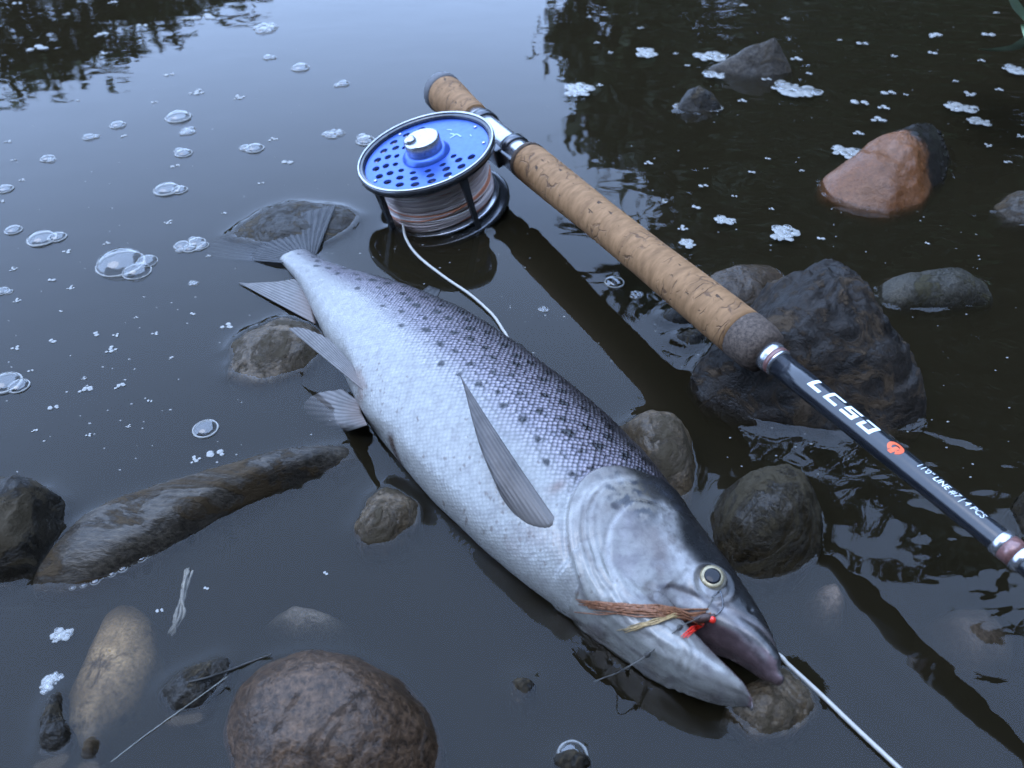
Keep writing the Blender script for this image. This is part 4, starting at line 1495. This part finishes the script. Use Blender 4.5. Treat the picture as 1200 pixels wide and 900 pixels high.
# the big three-part bubble gets parts of its own
q = W(147, 313)
bb_ = empty('bubble_cluster', q)
tag(bb_, 'largest clear bubble cluster, three domes joined, left of the anal fin', 'bubble')
for c_, r, nm in (((-.005, .004), .0165, 'bubble'), ((.0105, -.006), .0098, 'bubble'), ((.013, .007), .0075, 'bubble')):
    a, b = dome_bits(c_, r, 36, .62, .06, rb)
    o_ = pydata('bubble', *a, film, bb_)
    pydata('rim', *b, foam_glint_m, o_)  # white ring colour stands for sky reflected in the meniscus
bub_pts.append((q.x, q.y, .019))
put('cluster', 224, 288, 40, 'bubble_cluster', 'lacy cluster of small bubbles beside the tail fin', 'bubble', rot=.3)
put('cluster', 312, 34, 34, 'bubble_cluster', 'bubble cluster on the bright water at the edge of the tree reflection', 'bubble')
put('pair', 11, 451, 46, 'bubble_cluster', 'wide double bubble beyond the black algae covered stone', 'bubble', rot=0)
put('pair', 200, 223, 36, 'bubble_cluster', 'double bubble with a dark rim between the tail and the far water', 'bubble', rot=.2)
put('pair', 55, 280, 40, 'bubble_cluster', 'double bubble beside the largest bubble cluster', 'bubble', rot=.5)
put('single', 671, 886, 34, 'bubble', 'clear bubble clinging to the small wet pebble', 'bubble', i=0)
G1 = 'small clear bubbles on the open water'
own = {(391, 157): 'small clear bubble left behind the reel rim', (428, 164): 'clear bubble almost touching the blue reel', (241, 503): 'lone clear bubble beyond the middle of the long slab',
       (227, 332): 'tiny clear bubble between the largest bubble cluster and the anal fin', (637, 363): 'tiny clear bubble beside the dorsal fin tip', (720, 331): 'clear bubble between rod reflection and cork grip',
       (746, 346): 'smaller clear bubble next to the black pebble under the cork grip', (295, 174): 'clear bubble midway between reel and the double bubble', (316, 68): 'clear bubble just below the cluster at the tree reflection',
       (5, 342): 'small bubble on the open water past the widest double bubble'}
for x_, y_, w_ in ((57, 187, 20), (107, 161, 18), (209, 138, 28), (220, 154, 23), (214, 179, 24), (295, 174, 27), (6, 222, 18), (16, 270, 19), (5, 342, 19), (227, 332, 13),
                   (138, 147, 17), (391, 157, 27), (428, 164, 28), (400, 99, 18), (316, 68, 15), (352, 80, 20), (637, 363, 13), (720, 331, 22), (746, 346, 18), (241, 503, 28)):
    lb = own.get((x_, y_))
    put(rb.choice(('single', 'pair', 'cluster', 'pair')), x_, y_, w_, 'bubble', lb or 'small clear bubble on the open pale water beyond the fish tail', 'bubble', G1)
G2 = 'white foam flecks on the pale water'
for x_, y_, w_ in ((11, 166, 8), (144, 160, 8), (204, 195, 10), (229, 109, 17), (279, 115, 14), (321, 163, 11), (333, 191, 17), (196, 261, 10), (3, 236, 8), (27, 211, 7), (80, 295, 10),
                   (15, 316, 9), (19, 353, 9), (58, 329, 11), (82, 338, 9), (126, 285, 8), (224, 368, 9), (111, 391, 12), (137, 393, 8), (183, 391, 8), (59, 400, 12), (129, 411, 13), (20, 408, 10),
                   (99, 457, 15), (139, 453, 12), (61, 478, 11), (98, 444, 6), (131, 3, 10), (19, 4, 10), (77, 17, 9), (117, 41, 16), (120, 63, 10), (165, 30, 12), (219, 22, 15), (244, 20, 24),
                   (197, 88, 11), (47, 56, 22), (250, 532, 18), (228, 540, 12), (380, 672, 8), (186, 716, 8), (240, 690, 8), (268, 382, 14), (15, 188, 6), (245, 300, 6), (305, 215, 7), (180, 120, 7), (90, 118, 6), (262, 250, 6), (40, 505, 7), (175, 470, 6), (325, 305, 6), (160, 372, 5), (70, 365, 6), (35, 435, 6), (200, 420, 6), (150, 500, 6), (105, 510, 7)):
    put('fleck', x_, y_, w_, 'foam_fleck', 'small white foam fleck on the pale blue water', 'foam', G2, rot=rb.uniform(-.4, .6))
put('foam', 72, 744, 25, 'foam_patch', 'small foam patch beside the sunken tan stone', 'foam')
put('foam', 58, 800, 26, 'foam_patch', 'bubbly foam clinging to the black stone end', 'foam')
for x_, y_, w_, lb in ((757, 62, 32, 'peaked foam cap between cork grip and pointed grey stone'), (677, 106, 44, 'foam dome on the bright reflection beyond the reel'),
                       (831, 66, 40, 'foam at the low end of the pointed grey stone'), (874, 75, 34, 'foam patch in front of the pointed grey stone'), (838, 88, 28, 'foam island below the pointed grey stone'),
                       (933, 106, 54, 'widest foam island on the dark water'), (992, 178, 40, 'foam touching the orange pink stone'), (1126, 126, 36, 'foam island above the orange pink stone'),
                       (1149, 143, 28, 'smaller foam island beside the muddy end of the orange stone'), (1195, 83, 36, 'foam island below the green leaf'), (918, 274, 40, 'foam island between boulder and orange stone'),
                       (806, 286, 22, 'round foam bead beside the cork grip'), (849, 258, 24, 'double foam bead beyond the cork grip'), (800, 125, 22, 'foam hugging the near side of the small dark stone'),
                       (838, 126, 24, 'foam trailing from the small dark stone')):
    put('foam' if w_ > 21 else 'pair', x_, y_, w_, 'foam_patch', lb, 'foam', zs=.5)
G3 = 'white foam flecks on the dark water'
for x_, y_, w_ in ((872, 6, 9), (920, 22, 9), (750, 33, 7), (897, 93, 10), (935, 69, 13), (871, 118, 10), (1005, 120, 18), (1039, 109, 15), (1031, 140, 17), (1037, 126, 13), (1007, 156, 12), (1009, 51, 12),
                   (1094, 42, 18), (1090, 62, 13), (1155, 41, 18), (1136, 111, 14), (1158, 171, 9), (761, 191, 10), (778, 237, 8), (823, 218, 10), (879, 202, 10), (898, 186, 8), (813, 243, 13),
                   (799, 268, 12), (960, 280, 11), (983, 47, 6), (804, 77, 8), (791, 63, 6), (946, 86, 10), (1151, 71, 8), (1120, 95, 7), (1168, 15, 7), (1047, 66, 8), (1060, 111, 7), (1172, 105, 9), (700, 50, 7), (715, 62, 7), (702, 100, 8), (690, 20, 7), (1180, 190, 8), (1195, 160, 9), (940, 200, 6), (1085, 285, 7), (860, 230, 6), (905, 245, 6)):
    put('fleck', x_, y_, w_, 'foam_fleck', 'small white foam fleck on the dark green water', 'foam', G3, rot=rb.uniform(-.4, .4))
# beads of foam under the slab edge
G4 = 'bubbles along the slab edge'
for i in range(9):
    t_ = i / 8
    put('single', 88 + 86 * t_ + rb.uniform(-3, 3), 690 - 40 * t_ + rb.uniform(-2, 3), rb.uniform(7, 12), 'bubble', 'tiny bubble in the row along the near edge of the long slab', 'bubble', G4)
# uncountable specks
mbx = MB()
for i in range(420):
    x_, y_ = rb.uniform(-20, 1220), rb.uniform(-10, 560) ** 1.0
    q = W(x_, y_)
    r = rb.uniform(.00025, .0007)
    v, f = lathe([(0, r * .4), (r * .8, r * .2), (r, -.0002)], 6)
    mbx.add([(a * 1.5 + q.x, b + q.y, c_) for a, b, c_ in v], f)
o_ = mbx.build('foam_specks', foam_glint_m)
tag(o_, 'fine specks of foam and dust scattered over the water', 'foam', kind='stuff')

# ================================================================== WATER
def axis(lo, hi, step, far):
    a = list(np.arange(lo, hi + 1e-9, step))
    l, r, k = lo, hi, step * 2
    left, right = [], []
    while l > far[0]:
        l = max(far[0], l - k); left.insert(0, l)
        k2 = k; k *= 1.6
    k = step * 2
    while r < far[1]:
        r = min(far[1], r + k); right.append(r)
        k *= 1.6
    return np.array(left + a + right)
gx_, gy_ = axis(-.72, .72, .0026, (-80, 80)), axis(.09, 1.16, .0026, (-60, 80))
GX, GY = np.meshgrid(gx_, gy_)
GZ = np.zeros(GX.shape)
kd = kdtree.KDTree(len(wet_pts))
for i, q in enumerate(wet_pts): kd.insert((q[0], q[1], 0), i)
kd.balance()
# only look near the contact lines: mark cells first
mark = np.zeros(GX.shape, bool)
wp = np.array(wet_pts)
ix = np.searchsorted(gx_, wp[:, 0])
iy = np.searchsorted(gy_, wp[:, 1])
for dx in range(-5, 6):
    for dy in range(-5, 6):
        a, b = np.clip(iy + dy, 0, len(gy_) - 1), np.clip(ix + dx, 0, len(gx_) - 1)
        mark[a, b] = True
for j, i in zip(*np.where(mark)):
    dd = kd.find((GX[j, i], GY[j, i], 0))[2]
    if dd < .016: GZ[j, i] = .0021 * math.exp(-dd / .0036)
# low ripples running out from the boulder and along the right side
rip = np.zeros(GX.shape)
for cx_, cy_, lam, amp_ in ((.30, .37, .026, .00022), (.235, .205, .019, .00012)):
    dd = np.hypot(GX - cx_, GY - cy_)
    rip += amp_ * np.sin(dd / lam * 2 * math.pi) * np.exp(-np.abs(dd - .09) / .05)
GZ += rip * (np.abs(GX) < .72) * (GY < 1.16) * (GY > .09)
nx, ny = len(gx_), len(gy_)
V = np.stack([GX.ravel(), GY.ravel(), GZ.ravel()], 1)
idx = np.arange(nx * ny).reshape(ny, nx)
Q = np.stack([idx[:-1, :-1].ravel(), idx[:-1, 1:].ravel(), idx[1:, 1:].ravel(), idx[1:, :-1].ravel()], 1)
nb_ = len(V)
x0, x1, y0, y1 = gx_[0], gx_[-1], gy_[0], gy_[-1]
DEP = -.26
V = np.concatenate([V, [(x0, y0, DEP), (x1, y0, DEP), (x1, y1, DEP), (x0, y1, DEP)]])
c00, c10, c11, c01 = idx[0, 0], idx[0, -1], idx[-1, -1], idx[-1, 0]
b = [nb_, nb_ + 1, nb_ + 2, nb_ + 3]
Q = np.concatenate([Q, [(c00, b[0], b[1], c10), (c10, b[1], b[2], c11), (c11, b[2], b[3], c01), (c01, b[3], b[0], c00), (b[0], b[3], b[2], b[1])]])
wme = bpy.data.meshes.new('water')
wme.vertices.add(len(V))
wme.vertices.foreach_set('co', V.ravel())
wme.loops.add(len(Q) * 4)
wme.loops.foreach_set('vertex_index', Q.ravel().astype(np.int32))
wme.polygons.add(len(Q))
wme.polygons.foreach_set('loop_start', np.arange(0, len(Q) * 4, 4, dtype=np.int32))
wme.polygons.foreach_set('use_smooth', np.concatenate([np.ones(len(Q) - 5, bool), np.zeros(5, bool)]))
wme.update(calc_edges=True)
wme.validate()
m, nt, p, o = new_mat('murky river water')
nt.nodes.remove(p)
geo = N(nt, 'NewGeometry').outputs['Position']
sep = N(nt, 'SeparateXYZ')
nt.links.new(geo, sep.inputs[0])
# livelier water on the right, where the current comes round the boulder
msk = N(nt, 'MapRange', interpolation_type='SMOOTHSTEP')
msk.inputs['From Min'].default_value = .08
msk.inputs['From Max'].default_value = .34
nt.links.new(sep.outputs['X'], msk.inputs['Value'])
mp = N(nt, 'Mapping')
mp.inputs['Rotation'].default_value = (0, 0, R(28))
mp.inputs['Scale'].default_value = (1.0, 1.9, 1.0)
nt.links.new(geo, mp.inputs[0])
w1 = noise_n(nt, mp.outputs[0], 17, 2, .45, .4)
w2 = noise_n(nt, geo, 7, 2, .5)
b1 = N(nt, 'Bump')
b1.inputs['Distance'].default_value = .0034
nt.links.new(w1, b1.inputs['Height'])
nt.links.new(math_n(nt, 'MULTIPLY_ADD', msk.outputs[0], .92, .04), b1.inputs['Strength'])
nrm_ = bump(nt, w2, .0012, b1.outputs[0], .5)
fr = N(nt, 'Fresnel')
fr.inputs['IOR'].default_value = 1.34
nt.links.new(nrm_, fr.inputs['Normal'])
gl = N(nt, 'BsdfGlossy')
gl.inputs['Roughness'].default_value = .015
nt.links.new(nrm_, gl.inputs['Normal'])
tr = N(nt, 'BsdfTransparent')
mx = N(nt, 'MixShader')
nt.links.new(fr.outputs[0], mx.inputs[0])
nt.links.new(tr.outputs[0], mx.inputs[1])
nt.links.new(gl.outputs[0], mx.inputs[2])
nt.links.new(mx.outputs[0], o.inputs['Surface'])
pv = N(nt, 'VolumePrincipled')
pv.inputs['Color'].default_value = (.078, .062, .033, 1)
pv.inputs['Density'].default_value = 85
pv.inputs['Anisotropy'].default_value = 0.0
pv.inputs['Absorption Color'].default_value = (0, 0, 0, 1)
nt.links.new(pv.outputs[0], o.inputs['Volume'])
wo_ = link('water', wme, m, None, smooth=False)
tag(wo_, kind='structure')

# ================================================================== PLANTS AND TREES
leaf_dark = simple('tree leaves', (.035, .055, .018), .5, 0, .4, 3, .5)
barkm = simple('bark', (.06, .05, .04), .8, 0, .2, 12, .4, 40, .01)
bladem = simple('grass blade', (.30, .42, .26), .4, 0, .4, 30, .25)

def make_crown(seed, rx_, rz_, nclump, per, leaf):
    rs_ = random.Random(seed)
    v, f = [], []
    for c_ in range(nclump):
        while True:
            q = Vector((rs_.uniform(-1, 1), rs_.uniform(-1, 1), rs_.uniform(-1, 1)))
            if .25 < q.length < 1: break
        q = Vector((q.x * rx_, q.y * rx_, q.z * rz_))
        cr = rs_.uniform(.14, .30) * rx_
        for _ in range(per):
            d_ = Vector((rs_.gauss(0, 1), rs_.gauss(0, 1), rs_.gauss(0, .7))) * cr * .6
            n_ = Vector((rs_.gauss(0, 1), rs_.gauss(0, 1), rs_.gauss(.6, 1))).normalized()
            t_ = n_.orthogonal().normalized()
            t_ = Matrix.Rotation(rs_.uniform(0, 6.28), 3, n_) @ t_
            s_ = n_.cross(t_)
            l_ = leaf * rs_.uniform(.7, 1.4)
            o_ = q + d_
            i = len(v)
            v += [o_ - t_ * l_, o_ + s_ * l_ * .42 + n_ * l_ * .08, o_ + t_ * l_, o_ - s_ * l_ * .42 + n_ * l_ * .08]
            f.append((i, i + 1, i + 2, i + 3))
    me_ = bpy.data.meshes.new('crown')
    me_.from_pydata(v, [], f)
    me_.materials.append(leaf_dark)
    me_.update()
    return me_
def make_trunk(seed, h, r, crown_z, rx_):
    rs_ = random.Random(seed)
    mbx = MB()
    pts = [Vector((rs_.gauss(0, .03) * h * k / 6, rs_.gauss(0, .03) * h * k / 6, h * k / 6)) for k in range(7)]
    mbx.add(*tube(pts, [r * (1.15 - .14 * k) for k in range(7)], 9))
    for i in range(7):
        a = rs_.uniform(0, 6.28)
        b_ = pts[3 + i % 4]
        e = b_ + Vector((math.cos(a) * rx_ * .75, math.sin(a) * rx_ * .75, rs_.uniform(.1, .5) * rx_))
        mbx.add(*tube([b_, b_.lerp(e, .5) + Vector((0, 0, .1 * rx_)), e], [r * .45, r * .28, r * .1], 6))
    me_ = bpy.data.meshes.new('trunk')
    me_.from_pydata(mbx.v, [], mbx.f)
    me_.materials.append(barkm)
    me_.update()
    return me_
crowns = {'near': [make_crown(s, 1.0, 1.25, 60, 130, .075) for s in (1, 2)], 'far': [make_crown(s, 1.0, .8, 50, 90, .085) for s in (3, 4)], 'flat': [make_crown(5, 1.0, .16, 60, 60, .06)]}
trunks = [make_trunk(s, 1.0, .035, .7, .5) for s in (1, 2)]
def tree(az, dist, height, crown_r, crown_h, kind, i, label, name='tree', base_z=0.3, group=None, trunk_top=None):
    x_, y_ = dist * math.sin(R(az)), dist * math.cos(R(az))
    t = empty(name, (x_, y_, base_z))
    tag(t, label, 'tree', group)
    tr_ = bpy.data.objects.new('trunk', trunks[i % 2])
    cr_ = bpy.data.objects.new('crown', crowns[kind][i % len(crowns[kind])])
    for o_ in (tr_, cr_):
        col.objects.link(o_)
        o_.parent = t
    th_ = (height - base_z) * .92 if trunk_top is None else trunk_top
    tr_.scale = (th_, th_, th_)
    cr_.scale = (crown_r, crown_r, crown_h)
    cr_.location = (0, 0, height - base_z - crown_h * (1.15 if kind == 'near' else .8 if kind == 'far' else .16))
    cr_.rotation_euler.z = i * 1.9
    return t
tree(9.5, 9.5, 4.2, 1.0, 1.7, 'near', 0, 'slim dark tree on the right bank next to open sky')
tree(16, 8.0, 5.2, 1.35, 2.1, 'near', 1, 'dark leafy tree on the right bank behind the slim one')
tree(25, 6.6, 5.6, 1.5, 2.3, 'near', 2, 'tall dark tree over the right bank opposite the boulder')
tree(36, 5.6, 4.7, 1.5, 2.2, 'near', 3, 'broad dark tree leaning over the right bank')
tree(50, 5.2, 4.2, 1.6, 2.2, 'near', 4, 'bushy tree farther round the right bank')
tree(66, 5.0, 4.2, 1.6, 2.1, 'near', 5, 'last bushy tree along the right bank')
for i, (az, dist_, h_, lb) in enumerate(((96, 4.6, 5.2, 'added bushy tree blocking sky where the right bank bends back'), (128, 5.0, 5.8, 'added tall tree blocking sky on the near bank at the bend'), (155, 4.6, 5.6, 'added tall tree blocking sky on the near bank behind the angler'),
                                        (182, 4.8, 6.0, 'added tree blocking sky, highest on the near bank'), (208, 4.7, 5.4, 'added leafy tree blocking sky on the near bank downstream'), (234, 5.4, 5.6, 'added broad tree blocking sky on the near bank downstream'))):
    tree(az, dist_, h_, 1.7, 2.3, 'near', i, lb, base_z=.9)  # unseen trees beside and behind the camera, added to block sky light
for i, (az, h_) in enumerate(((-62, 5.6), (-54, 6.2), (-47, 5.4), (-40, 5.6), (-34, 5.3), (-28, 5.2), (-22, 4.4), (-16, 3.6), (-10, 3.0), (-4, 3.4), (3, 5.2), (10, 6.4), (18, 7.0))):
    h_ *= .60
    tree(az, 24 + (i % 3), h_, 2.6, h_ * .55, 'far', i, 'tree of the distant treeline on the far bank', group='far bank treeline', base_z=.6)
tree(-31, 24.5, 6.6, 3.6, 1.5, 'flat', 0, 'spreading flat crowned tree above the far treeline', base_z=.6, trunk_top=6.0)
tree(-21.0, 24.8, 6.1, 2.2, 1.5, 'flat', 1, 'smaller flat crowned tree next to the spreading one', base_z=.6, trunk_top=5.8)

# bank grass, a clump whose long blades lean out over the water
tuft = empty('grass_clump', (.74, 1.02, 0))
tag(tuft, 'long green grass leaf leaning over the water from the bank', 'grass')
def blade(pts, w):
    pts = spline(pts, 8)
    v, f = [], []
    n = len(pts)
    for i, q in enumerate(pts):
        t_ = (pts[min(i + 1, n - 1)] - pts[max(0, i - 1)]).normalized()
        s_ = t_.cross(Vector((0, 0, 1))).normalized()
        k = i / (n - 1)
        ww = w * (min(1, .5 + 2 * k)) * (1 - k ** 3)
        v += [q - s_ * ww, q - Vector((0, 0, ww * .35)), q + s_ * ww]
    for i in range(n - 1):
        for k in (0, 1): f.append((i * 3 + k, i * 3 + k + 1, (i + 1) * 3 + k + 1, (i + 1) * 3 + k))
    return v, f
r0 = Vector((.80, 1.05, -.02))
under(pydata('blade', *blade([r0, W(1265, 25, .10), W(1200, 52, .07), W(1170, 57, .05), W(1145, 58, .035)], .011), bladem), tuft)
under(pydata('blade', *blade([r0 + Vector((.02, .02, 0)), W(1240, 60, .08), W(1205, 25, .10), W(1188, 0, .12), W(1170, -40, .15)], .009), bladem), tuft)
for i in range(10):
    a = rb.uniform(-1, 1.2)
    e = r0 + Vector((.06 + .1 * rb.random(), .2 * a, .16 + .12 * rb.random()))
    under(pydata('blade', *blade([r0 + Vector((rb.uniform(0, .06), rb.uniform(-.05, .05), 0)), r0.lerp(e, .55) + Vector((0, 0, .06)), e], .004), bladem), tuft)
